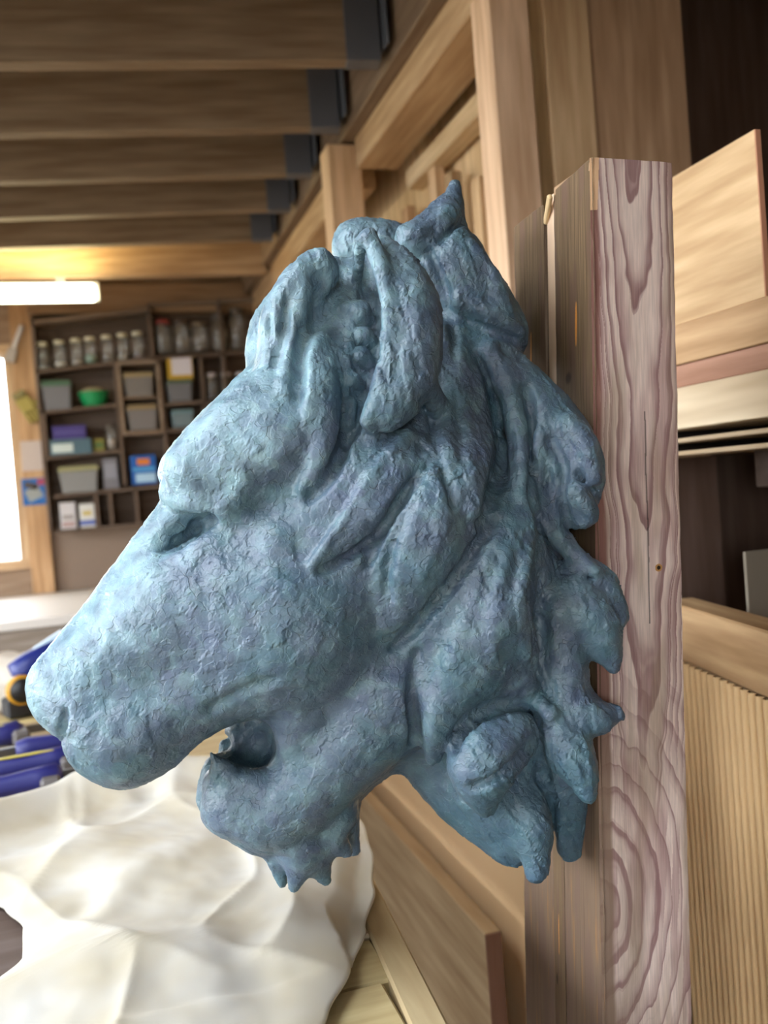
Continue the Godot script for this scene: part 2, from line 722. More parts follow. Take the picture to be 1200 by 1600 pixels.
# a grey weathered face with fine upright grain
func weathered() -> StandardMaterial3D:
	var W := 256
	var HH := 1024
	var T := PackedByteArray()
	T.resize(W * HH * 3)
	var n1 := FastNoiseLite.new()
	n1.seed = 9
	n1.frequency = 1.0
	n1.fractal_octaves = 4
	for y in HH:
		var t := float(y) / HH
		for x in W:
			var a := float(x) / W
			var g := n1.get_noise_2d(a * 20.0, t * 4.0)
			var g2 := n1.get_noise_2d(a * 90.0, t * 7.0 + 20.0)
			var big := n1.get_noise_2d(a * 3.0, t * 5.0 + 50.0)
			var c := Color(0.42, 0.345, 0.255)
			c = c.lerp(Color(0.33, 0.26, 0.185), clampf(g * 1.4 + 0.15, 0.0, 0.8))
			c = c.lerp(Color(0.60, 0.50, 0.38), clampf(g2 * 1.2 - 0.1, 0.0, 0.5))
			c = c.lerp(Color(0.40, 0.31, 0.26), clampf(big * 2.0, 0.0, 0.75))
			var kn := Vector2((a - 0.35) * 0.09, (t - 0.22)).length()
			c = c.lerp(Color(0.2, 0.14, 0.1), (1.0 - smoothstep(0.003, 0.009, kn)) * 0.7)
			var sc := Vector2((a - 0.57 + (t - 0.16) * 0.4) * 0.09, (t - 0.165) * 0.09).length()
			if sc < 0.0022:
				c = Color(0.78, 0.52, 0.24)
			c = c.lerp(Color(0.46, 0.38, 0.33), smoothstep(0.55, 0.75, t) * 0.5)
			if t > 0.66:
				c = c.lerp(Color(0.66, 0.45, 0.24), clampf(n1.get_noise_2d(a * 10.0 + 9.0, t * 5.0) * 2.2 - 0.7, 0.0, 0.45))
			var i := (y * W + x) * 3
			T[i] = int(c.r * 255)
			T[i + 1] = int(c.g * 255)
			T[i + 2] = int(c.b * 255)
	var m := StandardMaterial3D.new()
	m.albedo_texture = ImageTexture.create_from_image(Image.create_from_data(W, HH, false, Image.FORMAT_RGB8, T))
	m.roughness = 0.75
	m.metallic_specular = 0.3
	return m

# one face of a timber as a gently uneven sheet with its own UVs: u across, v down from the top
func face_sheet(o: Vector3, across: Vector3, down: Vector3, normal: Vector3, nu: int, nv: int, vmax: float, widen: float, seed_: int) -> ArrayMesh:
	var st := SurfaceTool.new()
	st.begin(Mesh.PRIMITIVE_TRIANGLES)
	var f := FastNoiseLite.new()
	f.seed = seed_
	f.frequency = 14.0
	f.fractal_octaves = 3
	for j in nv + 1:
		for i in nu + 1:
			var u := float(i) / nu
			var v := float(j) / nv
			var p := o + across * u * (1.0 + widen * v) + down * v
			var edge := minf(u, 1.0 - u) * across.length()
			p += normal * (f.get_noise_2d(u * 0.6, v * 3.0) * 0.0006 - 0.0018 * exp(-edge / 0.002))
			if i == 0 or i == nu:
				p += across.normalized() * f.get_noise_2d(float(i) * 3.0, v * 4.0) * 0.0012
			st.set_uv(Vector2(u, v * vmax))
			st.add_vertex(p)
	for j in nv:
		for i in nu:
			var a := j * (nu + 1) + i
			for k in [a, a + 1, a + nu + 2, a, a + nu + 2, a + nu + 1]:
				st.add_index(k)
	st.generate_normals()
	return st.commit()

# ------------------------------------------------------------------ builders
func jar(label: String, at: Vector3, r: float, h: float, lid: Color, fill: Color, level: float, group: String):
	var t := thing("glass_jar", label, "jar", at, group)
	var g := Shape.new(true)
	g.lathe([Vector2(0, 0), Vector2(r * 0.92, 0), Vector2(r, 0.006), Vector2(r, h * 0.74), Vector2(r * 0.78, h * 0.84), Vector2(r * 0.78, h * 0.92), Vector2(r * 0.72, h * 0.92), Vector2(r * 0.72, h * 0.85), Vector2(r * 0.94, h * 0.73), Vector2(r * 0.94, 0.008), Vector2(0, 0.006)], 16)
	part("glass", g, made["glass"], t)
	var l := Shape.new(true)
	l.lathe([Vector2(0, h * 0.88), Vector2(r * 0.84, h * 0.88), Vector2(r * 0.86, h * 0.89), Vector2(r * 0.86, h * 0.985), Vector2(r * 0.8, h), Vector2(0, h)], 16)
	part("lid", l, plain(lid, 0.5), t)
	if level > 0.0:
		var c := Shape.new(true)
		c.lathe([Vector2(0, 0.009), Vector2(r * 0.9, 0.009), Vector2(r * 0.9, h * level), Vector2(0, h * level + 0.006)], 14)
		part("contents", c, plain(fill, 0.6), t)

func tub(called: String, label: String, x0: float, x1: float, y0: float, y1: float, z: float, d: float, c: Color, lid: Color):
	var w := x1 - x0
	var h := y1 - y0
	var t := thing(called, label, "tub", Vector3((x0 + x1) * 0.5, y0, z))
	c = c.darkened(0.22)
	lid = lid.darkened(0.12)
	part("body", bx(Vector3(0, h * 0.42, 0), Vector3(w * 0.84, h * 0.84, d * 0.86), 0.006, Basis(), Vector2(1.12, 1.1)), plain(c, 0.35), t)
	var l := Shape.new()
	l.box(Vector3(0, h * 0.86, 0), Vector3(w, h * 0.1, d), 0.004)
	l.box(Vector3(0, h * 0.94, 0), Vector3(w * 0.92, h * 0.12, d * 0.92), 0.004)
	part("lid", l, plain(lid, 0.45), t)

func carton(called: String, label: String, x0: float, x1: float, y0: float, y1: float, z: float, d: float, c: Color, bands: Array, category := "box"):
	var w := x1 - x0
	var h := y1 - y0
	var t := thing(called, label, category, Vector3((x0 + x1) * 0.5, y0, z))
	part("body", bx(Vector3(0, h * 0.5, 0), Vector3(w, h, d), 0.002), plain(c, 0.6), t)
	for b in bands:   # printed panels: [x, y, width, height as fractions, colour]
		part("printed_label", bx(Vector3(b[0] * w, b[1] * h, d * 0.5), Vector3(b[2] * w, b[3] * h, 0.0012), 0.0003), plain(b[4], 0.6), t)

func bar_clamp(label: String, at: Vector3, turn: float, roll: float, L: float, stripe: bool):
	var t := thing("bar_clamp", label, "clamp", at, "bar clamps heaped on the bench", turn)
	t.rotation.z = roll
	var blue := plain(Color(0.12, 0.13, 0.40), 0.5)
	part("bar", bx(Vector3(0, 0.022, 0), Vector3(L, 0.018, 0.006), 0.001), plain(Color(0.45, 0.44, 0.43), 0.35, 0.8), t)
	var j := Shape.new()
	j.box(Vector3(-L * 0.46, 0.018, 0.030), Vector3(0.022, 0.030, 0.085), 0.005)
	part("fixed_jaw", j, plain(Color(0.22, 0.21, 0.21), 0.5), t)
	part("pad", bx(Vector3(-L * 0.46 + 0.016, 0.018, 0.060), Vector3(0.012, 0.028, 0.03), 0.004), plain(Color(0.62, 0.52, 0.12), 0.6), t)
	part("sliding_jaw", bx(Vector3(L * 0.20, 0.020, 0.030), Vector3(0.035, 0.034, 0.09), 0.006), plain(Color(0.36, 0.34, 0.33), 0.5), t)
	var h := Shape.new(true)
	h.lathe([Vector2(0, -0.085), Vector2(0.019, -0.082), Vector2(0.024, -0.06), Vector2(0.020, -0.01), Vector2(0.024, 0.04), Vector2(0.027, 0.076), Vector2(0.016, 0.087), Vector2(0, 0.087)], 12, Vector3(L * 0.02, 0.026, 0.022), Basis(Vector3.FORWARD, PI / 2))
	var hp := part("handle", h, blue, t)
	if stripe:
		part("grip_stripe", bx(Vector3(L * 0.02, 0.0475, 0.026), Vector3(0.10, 0.003, 0.012), 0.001), plain(Color(0.66, 0.60, 0.16), 0.6), t)

func cloth_mesh() -> ArrayMesh:
	var st := SurfaceTool.new()
	st.begin(Mesh.PRIMITIVE_TRIANGLES)
	st.set_smooth_group(0)
	var left := Curve2D.new()
	var right := Curve2D.new()
	# distance from the wall end (z), sideways edge (x)
	for p in [[-1.70, -0.42], [-1.45, -0.40], [-1.34, -0.22], [-1.25, -0.165], [-1.17, -0.138], [-1.08, -0.132], [-1.02, -0.17], [-0.97, -0.33], [-0.62, -0.42]]:
		left.add_point(Vector2(p[0], p[1]))
	for p in [[-1.70, 0.27], [-1.52, 0.322], [-1.38, 0.318], [-1.25, 0.302], [-1.10, 0.272], [-1.0, 0.236], [-0.90, 0.196], [-0.82, 0.155], [-0.70, 0.06], [-0.62, -0.02]]:
		right.add_point(Vector2(p[0], p[1]))
	var back := Curve2D.new()
	for p in [[-0.42, -1.50], [-0.24, -1.585], [-0.085, -1.665], [0.03, -1.68], [0.136, -1.66], [0.26, -1.60], [0.33, -1.53]]:
		back.add_point(Vector2(p[0], p[1]))
	var f := FastNoiseLite.new()
	f.seed = 6
	f.frequency = 3.2
	f.fractal_octaves = 1
	var f2 := FastNoiseLite.new()
	f2.seed = 31
	f2.frequency = 9.0
	f2.fractal_octaves = 3
	var nu := 130
	var nv := 150
	for side in 2:
		for j in nv + 1:
			var v := float(j) / nv
			for i in nu + 1:
				var u := float(i) / nu
				var z0 := -1.70 + 1.08 * v
				var xl := _at(left, z0)
				var xr := _at(right, z0)
				var x := lerpf(xl, xr, u)
				var zb := _at(back, clampf(x, -0.42, 0.33))
				var z := lerpf(zb, -0.62, v)
				var e := minf(minf(u, 1.0 - u) * (xr - xl), minf(v, 1.0) * 1.0)
				var lift := 1.0 - exp(-e / 0.035)
				var wx := x + 0.25 * f.get_noise_2d(x + 3.0, z)
				var r1 := pow(1.0 - absf(f.get_noise_2d(x * 0.75 + z * 0.25 + 9.0, z * 0.42 - x * 0.3) * 1.3), 4.0)
				var r2 := pow(1.0 - absf(f.get_noise_2d(x * 1.0 - z * 0.5 + 40.0, z * 0.6 + x * 0.5) * 1.3), 5.0)
				var fold := sin((wx * 0.9 + z * 0.45) * 21.0 + 3.0 * f.get_noise_2d(x, z))
				var fold2 := sin((wx * 0.5 - z * 0.9) * 15.0 + 2.0)
				var y := 0.010 + lift * (0.012 + 0.008 * r1 + 0.006 * r2 + 0.003 * fold + 0.002 * fold2 + 0.012 * f.get_noise_2d(x * 1.0, z * 1.0) + 0.0025 * f2.get_noise_2d(x, z))
				y += 0.035 * exp(-pow((z - zb - 0.07) / 0.05, 2.0)) * lift
				y += 0.030 * smoothstep(0.12, 0.28, x) * smoothstep(-1.0, -1.35, z) * lift
				# the hem across the near corner
				y += 0.006 * smoothstep(0.0, 0.02, z + 0.86 + x * 0.15) * lift
				if xr - x < 0.05 and x > 0.20:
					y -= 0.02 * smoothstep(0.05, 0.0, xr - x)
				y = maxf(y, 0.0045)
				st.set_uv(Vector2(x, z) * 4.0)
				st.add_vertex(Vector3(x, y - 0.0035 * side, z))
	var stride := (nu + 1) * (nv + 1)
	for j in nv:
		for i in nu:
			var a := j * (nu + 1) + i
			for k in [a, a + 1, a + nu + 2, a, a + nu + 2, a + nu + 1]:
				st.add_index(k)
			for k in [a, a + nu + 2, a + 1, a, a + nu + 1, a + nu + 2]:
				st.add_index(stride + k)
	var rim := []
	for i in nu + 1:
		rim.append(i)
	for j in range(1, nv + 1):
		rim.append(j * (nu + 1) + nu)
	for i in range(nu - 1, -1, -1):
		rim.append(nv * (nu + 1) + i)
	for j in range(nv - 1, -1, -1):
		rim.append(j * (nu + 1))
	for k in rim.size() - 1:
		var a: int = rim[k]
		var b: int = rim[k + 1]
		for q in [a, stride + a, stride + b, a, stride + b, b]:
			st.add_index(q)
	st.generate_normals()
	return st.commit()

func _at(c: Curve2D, x: float) -> float:   # height of a polyline over x
	for i in c.point_count - 1:
		var a := c.get_point_position(i)
		var b := c.get_point_position(i + 1)
		if x <= b.x or i == c.point_count - 2:
			var t := clampf((x - a.x) / (b.x - a.x), 0.0, 1.0)
			return lerpf(a.y, b.y, smoothstep(0.0, 1.0, t) * 0.5 + t * 0.5)
	return 0.0

# ------------------------------------------------------------------ the scene
func _ready():
	# camera
	var cam := Camera3D.new()
	cam.name = "camera"
	var att := CameraAttributesPhysical.new()
	att.frustum_focal_length = 21.0
	att.frustum_focus_distance = 0.90
	att.exposure_aperture = 2.9
	att.frustum_near = 0.05
	att.frustum_far = 60.0
	cam.attributes = att
	cam.fov = 59.49
	cam.near = 0.05
	cam.position = Vector3(0, 1.45, 0)
	cam.rotation_degrees = Vector3(-1.6, -17.0, -4.5)
	add_child(cam)
	cam.current = true
	# sky and exposure
	var env := Environment.new()
	var sky := Sky.new()
	var sm := ProceduralSkyMaterial.new()
	sm.sky_top_color = Color(0.93, 0.96, 1.0)
	sm.sky_horizon_color = Color(0.96, 0.98, 1.0)
	sm.ground_bottom_color = Color(0.42, 0.43, 0.42)
	sm.ground_horizon_color = Color(0.66, 0.68, 0.70)
	sm.sky_energy_multiplier = 1.0
	sky.sky_material = sm
	env.background_mode = Environment.BG_SKY
	env.sky = sky
	env.background_energy_multiplier = 6.0
	env.tonemap_mode = Environment.TONE_MAPPER_LINEAR
	env.tonemap_exposure = 2.5
	env.sdfgi_enabled = true
	env.ssao_enabled = true
	env.ssil_enabled = true
	var we := WorldEnvironment.new()
	we.name = "environment"
	we.environment = env
	add_child(we)

	# materials
	grain = [noise_tex(0.010, Color(0.78, 0.73, 0.68), Color(1, 1, 1), 5, 1), noise_tex(0.016, Color(0.40, 0.35, 0.31), Color(1, 1, 1), 5, 2), noise_tex(0.008, Color(0.80, 0.76, 0.72), Color(1, 1, 1), 3, 3)]
	made["glass"] = glass(Color(0.85, 0.88, 0.85), 0.03)
	var joist_wood := wood(Color(0.62, 0.47, 0.30), 0)
	var pale := Color(0.84, 0.66, 0.44)

	# ---- the room
	struct("floor", span(Vector3(-2.8, -0.12, -5.0), Vector3(2.6, 0.0, 3.3), 0.001), plain(Color(0.40, 0.37, 0.34), 0.8))
	var cs := Shape.new()   # the ceiling round a rooflight added for top light
	cs.box(Vector3(-0.1, 2.80, -3.2), Vector3(5.4, 0.12, 3.6), 0.001)
	cs.box(Vector3(-0.1, 2.80, 1.65), Vector3(5.4, 0.12, 3.3), 0.001)
	cs.box(Vector3(-2.35, 2.80, -0.7), Vector3(0.9, 0.12, 1.4), 0.001)
	cs.box(Vector3(1.05, 2.80, -0.7), Vector3(3.1, 0.12, 1.4), 0.001)
	var ceil := struct("ceiling", cs, wood(Color(0.66, 0.55, 0.42), 0, 0, 2.0))
	var w := Shape.new()   # the far wall round its window
	w.box(Vector3(1.105, 1.37, -4.81), Vector3(2.99, 2.74, 0.12), 0.001)
	w.box(Vector3(-2.14, 1.37, -4.81), Vector3(1.12, 2.74, 0.12), 0.001)
	w.box(Vector3(-0.985, 0.61, -4.81), Vector3(1.19, 1.22, 0.12), 0.001)
	w.box(Vector3(-0.985, 2.49, -4.81), Vector3(1.19, 0.50, 0.12), 0.001)
	struct("wall_back", w, wood(Color(0.66, 0.52, 0.38), 0, 2))
	w = Shape.new()   # the left wall round its long window
	w.box(Vector3(-2.68, 0.38, -0.85), Vector3(0.12, 0.76, 8.0), 0.001)
	w.box(Vector3(-2.68, 2.64, -0.85), Vector3(0.12, 0.20, 8.0), 0.001)
	w.box(Vector3(-2.68, 1.65, -4.20), Vector3(0.12, 1.80, 1.3), 0.001)
	w.box(Vector3(-2.68, 1.65, 1.95), Vector3(0.12, 1.80, 2.4), 0.001)
	struct("wall_left", w, wood(Color(0.66, 0.52, 0.38), 2, 2))
	struct("wall_right", span(Vector3(2.3, 0, -4.9), Vector3(2.42, 2.74, 3.2), 0.001), wood(Color(0.50, 0.38, 0.26), 2, 2))
	w = Shape.new()   # the wall behind the camera round an open barn door
	w.box(Vector3(0.85, 1.37, 3.2), Vector3(3.3, 2.74, 0.12), 0.001)
	w.box(Vector3(-2.5, 1.37, 3.2), Vector3(0.5, 2.74, 0.12), 0.001)
	w.box(Vector3(-1.53, 2.52, 3.2), Vector3(1.46, 0.44, 0.12), 0.001)
	struct("wall_front", w, wood(Color(0.66, 0.52, 0.38), 0, 2))

	# windows
	var win := struct("window_1", span(Vector3(-1.60, 1.19, -4.76), Vector3(-0.37, 1.235, -4.70)), wood(pale, 0))
	part("jamb", span(Vector3(-0.43, 1.235, -4.78), Vector3(-0.385, 2.24, -4.70)), wood(pale, 1), win)
	part("jamb", span(Vector3(-1.60, 1.235, -4.78), Vector3(-1.555, 2.24, -4.70)), wood(pale, 1), win)
	part("head", span(Vector3(-1.60, 2.24, -4.78), Vector3(-0.37, 2.285, -4.70)), wood(pale, 0), win)
	part("mullion", span(Vector3(-1.0, 1.235, -4.80), Vector3(-0.96, 2.24, -4.74)), wood(pale, 1), win)
	part("pane", span(Vector3(-1.56, 1.235, -4.775), Vector3(-0.42, 2.24, -4.771), 0.0005), glass(Color.WHITE, 0.03), win)
	var win2 := struct("window_2", span(Vector3(-2.75, 0.76, -3.56), Vector3(-2.56, 0.80, 0.76)), wood(pale, 2))
	part("head", span(Vector3(-2.75, 2.50, -3.56), Vector3(-2.60, 2.54, 0.76)), wood(pale, 2), win2)
	for z in [-3.53, -2.11, -0.69, 0.73]:
		part("mullion", span(Vector3(-2.73, 0.80, z - 0.025), Vector3(-2.64, 2.50, z + 0.025)), wood(pale, 1), win2)
	for z in [-2.82, -1.40, 0.02]:
		part("pane", span(Vector3(-2.69, 0.80, z - 0.685), Vector3(-2.686, 2.50, z + 0.685), 0.0005), glass(Color.WHITE, 0.03), win2)

	var rl := struct("added_window_3", span(Vector3(-1.93, 2.70, -1.43), Vector3(-0.47, 2.745, -1.38)), wood(pale, 0))  # unseen rooflight, added to light the head and sheet from above
	part("frame_bar", span(Vector3(-1.93, 2.70, -0.02), Vector3(-0.47, 2.745, 0.03)), wood(pale, 0), rl)
	part("frame_bar", span(Vector3(-1.93, 2.70, -1.38), Vector3(-1.88, 2.745, -0.02)), wood(pale, 2), rl)
	part("frame_bar", span(Vector3(-0.52, 2.70, -1.38), Vector3(-0.47, 2.745, -0.02)), wood(pale, 2), rl)
	part("pane", span(Vector3(-1.90, 2.80, -1.40), Vector3(-0.50, 2.804, 0.0), 0.0005), glass(Color.WHITE, 0.03), rl)

	# joists, each on its metal hanger
	var zs := [-1.73, -2.143, -2.55, -2.925, -3.29, -3.67]
	for i in zs.size():
		var a := Vector3(0.705, 2.612, zs[i])
		var dir := Vector3(-0.989, 0, -0.150)
		var s := Shape.new()
		s.beam(a + dir * 3.2, a, 0.045, 0.224, 0.002)
		var j := part("joist", s, wood(Color(0.52, 0.41, 0.28), 0, 0, i * 1.7), ceil)
		var h := Shape.new()
		h.beam(a + dir * 0.055 + Vector3(0, 0.0, 0), a - dir * 0.03, 0.052, 0.228, 0.001)
		h.box(a - dir * 0.035 + Vector3(0, 0.01, 0), Vector3(0.004, 0.20, 0.13), 0.001)
		part("joist_hanger", h, plain(Color(0.36, 0.37, 0.40), 0.5, 0.25), j)
	var s6 := Shape.new()
	s6.beam(Vector3(-2.5, 2.60, -4.50), Vector3(0.78, 2.56, -4.09), 0.05, 0.19)
	part("joist", s6, wood(Color(0.74, 0.57, 0.37), 0, 0, 5.0), ceil)
	part("ledger", span(Vector3(0.76, 2.50, -4.75), Vector3(0.80, 2.735, -0.6)), wood(Color(0.50, 0.38, 0.26), 2), ceil)

	# the stud partition on the right
	var pw := struct("wall_partition", span(Vector3(1.00, 1.2, -4.70), Vector3(1.02, 2.74, -1.70)), wood(Color(0.92, 0.75, 0.50), 1, 2, 4.0))
	part("top_plate", span(Vector3(0.80, 2.415, -2.62), Vector3(0.93, 2.60, -0.9), 0.004), wood(Color(0.80, 0.62, 0.40), 2), pw)
	part("rail", span(Vector3(0.93, 2.33, -2.55), Vector3(0.985, 2.385, -1.68), 0.003), wood(Color(0.88, 0.74, 0.52), 2), pw)
	part("far_plate", span(Vector3(0.80, 2.40, -4.66), Vector3(0.90, 2.53, -2.75), 0.004), wood(Color(0.78, 0.60, 0.38), 2, 0, 3.0), pw)
	part("stud", span(Vector3(0.714, 0, -2.72), Vector3(0.818, 2.49, -2.625), 0.003), wood(Color(0.95, 0.76, 0.54), 1, 0, 1.0), pw)
	part("stud", span(Vector3(0.845, 0, -2.98), Vector3(0.93, 2.33, -2.88), 0.003), wood(Color(0.66, 0.52, 0.30), 1, 0, 2.0), pw)
	part("stud", span(Vector3(0.78, 0, -1.685), Vector3(0.866, 2.41, -1.60), 0.003), wood(Color(0.95, 0.76, 0.57), 1, 0, 3.0), pw)
	part("stud", span(Vector3(0.82, 0, -4.2), Vector3(0.90, 2.40, -4.1), 0.003), wood(Color(0.62, 0.42, 0.26), 1, 0, 3.0), pw)
	part("board", span(Vector3(0.874, 0, -1.66), Vector3(0.905, 2.41, -1.62), 0.003), wood(Color(0.80, 0.64, 0.38), 1, 0, 6.0), pw)
	part("board", span(Vector3(0.905, 0, -1.65), Vector3(1.008, 2.70, -1.615), 0.003), wood(Color(0.88, 0.70, 0.46), 1, 0, 7.0), pw)
	part("board", span(Vector3(1.012, 0, -1.67), Vector3(1.235, 2.70, -1.62), 0.004), wood(Color(0.78, 0.59, 0.40), 1, 0, 9.0), pw)
	part("back_panel", span(Vector3(1.235, 0, -1.95), Vector3(2.3, 2.74, -1.90), 0.003), wood(Color(0.34, 0.23, 0.16), 1, 0, 10.0), pw)
	part("brace", bx(Vector3(1.62, 2.52, -1.62), Vector3(0.9, 0.11, 0.05), 0.003, Basis(Vector3.BACK, -0.55)), wood(Color(0.50, 0.33, 0.21), 0, 0, 2.0), pw)
	# battens standing between the studs
	var bt := [[0.955, -2.62, 2.30, 0.05, 0.86, 0.66, 0.44], [0.95, -2.47, 2.20, 0.045, 0.62, 0.43, 0.26], [0.955, -2.37, 2.36, 0.05, 0.90, 0.72, 0.50], [0.95, -2.24, 2.27, 0.05, 0.66, 0.50, 0.30], [0.955, -2.08, 2.20, 0.05, 0.90, 0.72, 0.48], [0.95, -1.95, 2.34, 0.05, 0.82, 0.62, 0.40]]
	var bl := ["pale batten standing nearest the far stud", "reddish brown batten standing beside the far pale batten", "tall pale batten standing in the middle of the partition bay", "darker tan batten standing right of the tall pale batten", "short pale batten standing right of the darker tan one", "tan batten standing nearest the near stud"]
	for i in bt.size():
		var b: Array = bt[i]
		var o := part("batten", bx(Vector3(0, b[2] * 0.5, 0), Vector3(0.03, b[2], b[3]), 0.002), wood(Color(b[4], b[5], b[6]), 1, 0, i * 2.3), self, Vector3(b[0], 0, b[1]))
		o.name = numbered("batten")
		tag(o, bl[i], "batten", "battens standing in the partition bay")

	# ---- the lion's head
	var lion := thing("lion_head_sculpture", "blue-green patinated bronze lion head in profile with open mouth, mounted on the rough post", "sculpture", Vector3(0.495, 1.406, -0.955))
	op(0.012, false, 1, 0, [-542,-128,0,42.6,-492,-111,0,64.3,-422,-77,0,89.8,-354,-74,0,109.4])
	op(0.012, false, 1, 0, [-546,-135,0,41.3,-511,-94,0,37.8,-455,-17,0,33.1,-413,24,0,38.8])
	op(0.02, false, 1, 0, [-530,-154,26,36.6,-498,-181,32,52,-447,-155,38,46.1,-385,-122,47,53])
	op(0.02, false, 1, 0, [-530,-154,-26,36.6,-498,-181,-32,52,-447,-155,-38,46.1,-385,-122,-47,53])
	op(0.02, false, 1, 0, [-358,62,0,73.5,-317,117,0,60.5])
	op(0.04, false, 1, 0, [-313,-85,35,100.3])
	op(0.04, false, 1, 0, [-313,-85,-35,100.3])
	op(0.04, false, 1, 0, [-238,19,20,117.7,-153,-24,20,135.1,-147,-139,20,117.9])
	op(0.04, false, 1, 0, [-238,19,-20,117.7,-153,-24,-20,135.1,-147,-139,-20,117.9])
	op(0.04, false, 1, 0, [-226,130,10,80.5,-127,154,10,79.2])
	op(0.04, false, 1, 0, [-226,130,-10,80.5,-127,154,-10,79.2])
	op(0.015, false, 1, 0, [-412,77,48,29.3,-367,112,55,35.8,-318,146,52,35.2,-281,169,45,33.2])
	op(0.015, false, 1, 0, [-412,77,-48,29.3,-367,112,-55,35.8,-318,146,-52,35.2,-281,169,-45,33.2])
	op(0.015, false, 1, 0, [-411,77,0,30.8,-351,123,0,38.1,-307,162,0,37.9])
	op(0.02, false, 1, 0, [-392,63,50,28.1,-358,79,62,39.5,-317,103,66,46.3,-281,128,62,43.1])
	op(0.02, false, 1, 0, [-392,63,-50,28.1,-358,79,-62,39.5,-317,103,-66,46.3,-281,128,-62,43.1])
	op(0.012, false, 1, 0, [-310,165,35,29.2,-306,216,45,27.6,-289,251,50,25,-270,271,50,22.5])
	op(0.012, false, 1, 0, [-310,165,-35,29.2,-306,216,-45,27.6,-289,251,-50,25,-270,271,-50,22.5])
	op(0.015, false, 1, 0, [-294,190,0,34.6,-276,245,0,33.3,-251,278,0,23.7])
	op(0.02, false, 1, 0, [-217,209,0,63.6,-199,251,0,49.7])
	op(0.008, false, 1, 1, [-186,330,-70,33.4,-159,325,-60,33.3])
	op(0.02, false, 1, 0, [-388,-280,0,37.4,-345,-295,0,46.9,-284,-248,0,53.4,-213,-191,0,68])
	op(0.02, false, 1, 0, [-392,-267,30,33,-350,-277,35,42.6,-293,-228,45,50.8,-237,-169,60,63.6])
	op(0.02, false, 1, 0, [-392,-267,-30,33,-350,-277,-35,42.6,-293,-228,-45,50.8,-237,-169,-60,63.6])
	op(0.012, false, 1, 0, [-409,-248,25,15.8,-375,-253,38,17.1])
	op(0.012, false, 1, 2, [-101,370,30,5.7,-107,350,30,12.7,-120,319,35,26.6,-119,274,45,37.5,-98,238,50,39,-79,203,50,40])
	op(0.012, false, 1, 2, [-107,341,30,9.9,-155,305,40,23.5])
	op(0.03, false, 1, 2, [-92,298,-50,53.6,-57,221,-50,58.1])
	op(0.015, false, 1, 0, [-202,-253,20,19.8,-152,-296,40,35.2,-104,-342,60,36.4])
	op(0.02, false, 1, 0, [-159,-236,30,49.5,-91,-242,50,56.6])
	op(0.015, false, 1, 0, [-363,-234,-50,36,-326,-224,-30,44.2])
	op(0.012, false, 1, 0, [-333,-202,55,24.8,-323,-173,60,32.6])
	op(0.012, false, 1, 0, [-333,-202,-55,24.8,-323,-173,-60,32.6])
	op(0.012, false, 1, 0, [-407,-276,20,23.2,-406,-248,20,17.9])
	op(0.012, false, 1, 0, [-407,-276,-20,23.2,-406,-248,-20,17.9])
	op(0.008, true, 1, 0, [-403,-207,40,9.7,-380,-196,90,22.3])
	op(0.006, true, 1, 0, [-382,-193,100,22.6,-369,-221,0,22.6])
	op(0.006, true, 1, 0, [-413,-187,100,6.7,-387,-244,-120,10.7])
	op(0.008, false, 1, 0, [-392,-232,-60,7.2,-385,-250,-40,9.9])
	op(0.01, false, 1, 0, [-409,-231,40,11,-391,-241,46,11.7,-373,-247,50,13])
	op(0.008, false, 1, 3, [-405,-230,44,9,-412,-219,46,5.8,-418,-209,48,2.6])
	op(0.008, false, 1, 4, [-332,-323,30,29.6,-335,-344,30,16.1,-343,-367,30,6])
	op(0.008, false, 1, 5, [-314,-323,25,27.2,-316,-344,25,17.7,-308,-367,25,6.8])
	op(0.008, false, 1, 6, [-349,-327,10,20.5,-354,-348,10,10.9,-352,-368,10,6.2])
	op(0.008, false, 1, 7, [-294,-294,40,24.2,-299,-317,40,14.8,-286,-336,40,6.8])
	op(0.008, false, 1, 8, [-272,-286,0,16.9,-270,-326,0,9.9,-268,-353,0,7.1])
	op(0.012, false, 1, 0, [-433,56,20,11.7,-415,45,59,12.6,-394,41,65,12.6,-374,48,77,11.2])
	op(0.016, true, 1, 0, [-399,21,46,16.7,-420,10,41,14.1,-442,4,38,6.4])
	op(0.01, false, 1, 0, [-386,36,72,13.8,-362,31,63,17.8])
	op(0.015, false, 1, 0, [-409,-6,57,12.6,-375,8,57,16.6,-342,-3,84,18.8])
	op(0.003, true, 1, 0, [-400,28,67,8.1,-413,17,22,7.9,-433,5,26,5.2])
	op(0.002, true, 1, 0, [-409,15,15,4,-429,4,19,3.3,-449,-4,37,1.9])
	op(0.003, true, 1, 0, [-550,-144,54,3,-553,-158,52,6.1,-557,-173,45,6.7])
	op(0.004, true, 1, 0, [-558,-179,30,5.6,-563,-194,0,6.4])
	op(0.008, true, 1, 0, [-274,256,69,9.1,-277,229,59,13.1,-281,213,57,7.9])
	op(0.008, false, 1, 0, [-266,284,64,6.2,-278,258,59,4.8,-295,235,72,4.7,-305,208,69,4.7,-313,176,74,4.7,-323,144,91,5.9])
	op(0.008, false, 1, 0, [-314,241,64,4.7,-321,206,65,4,-333,177,59,5.4])
	op(0.008, false, 1, 0, [-290,270,66,6.1,-306,251,66,4.7,-314,231,68,4])
	op(0.006, true, 1, 0, [-326,220,61,3.2,-327,190,67,3.8])
	op(0.006, true, 1, 0, [-309,236,73,3.8,-314,205,70,5.1,-326,173,73,3.8])
	op(0.006, true, 1, 0, [-295,205,68,5.2,-303,171,81,6.3,-314,131,105,4.3])
	op(0.008, false, 1.2, 9, [-276,196,61,9.1,-287,143,100,15,-290,92,106,14.9,-302,65,107,9.9,-315,47,105,4.9])
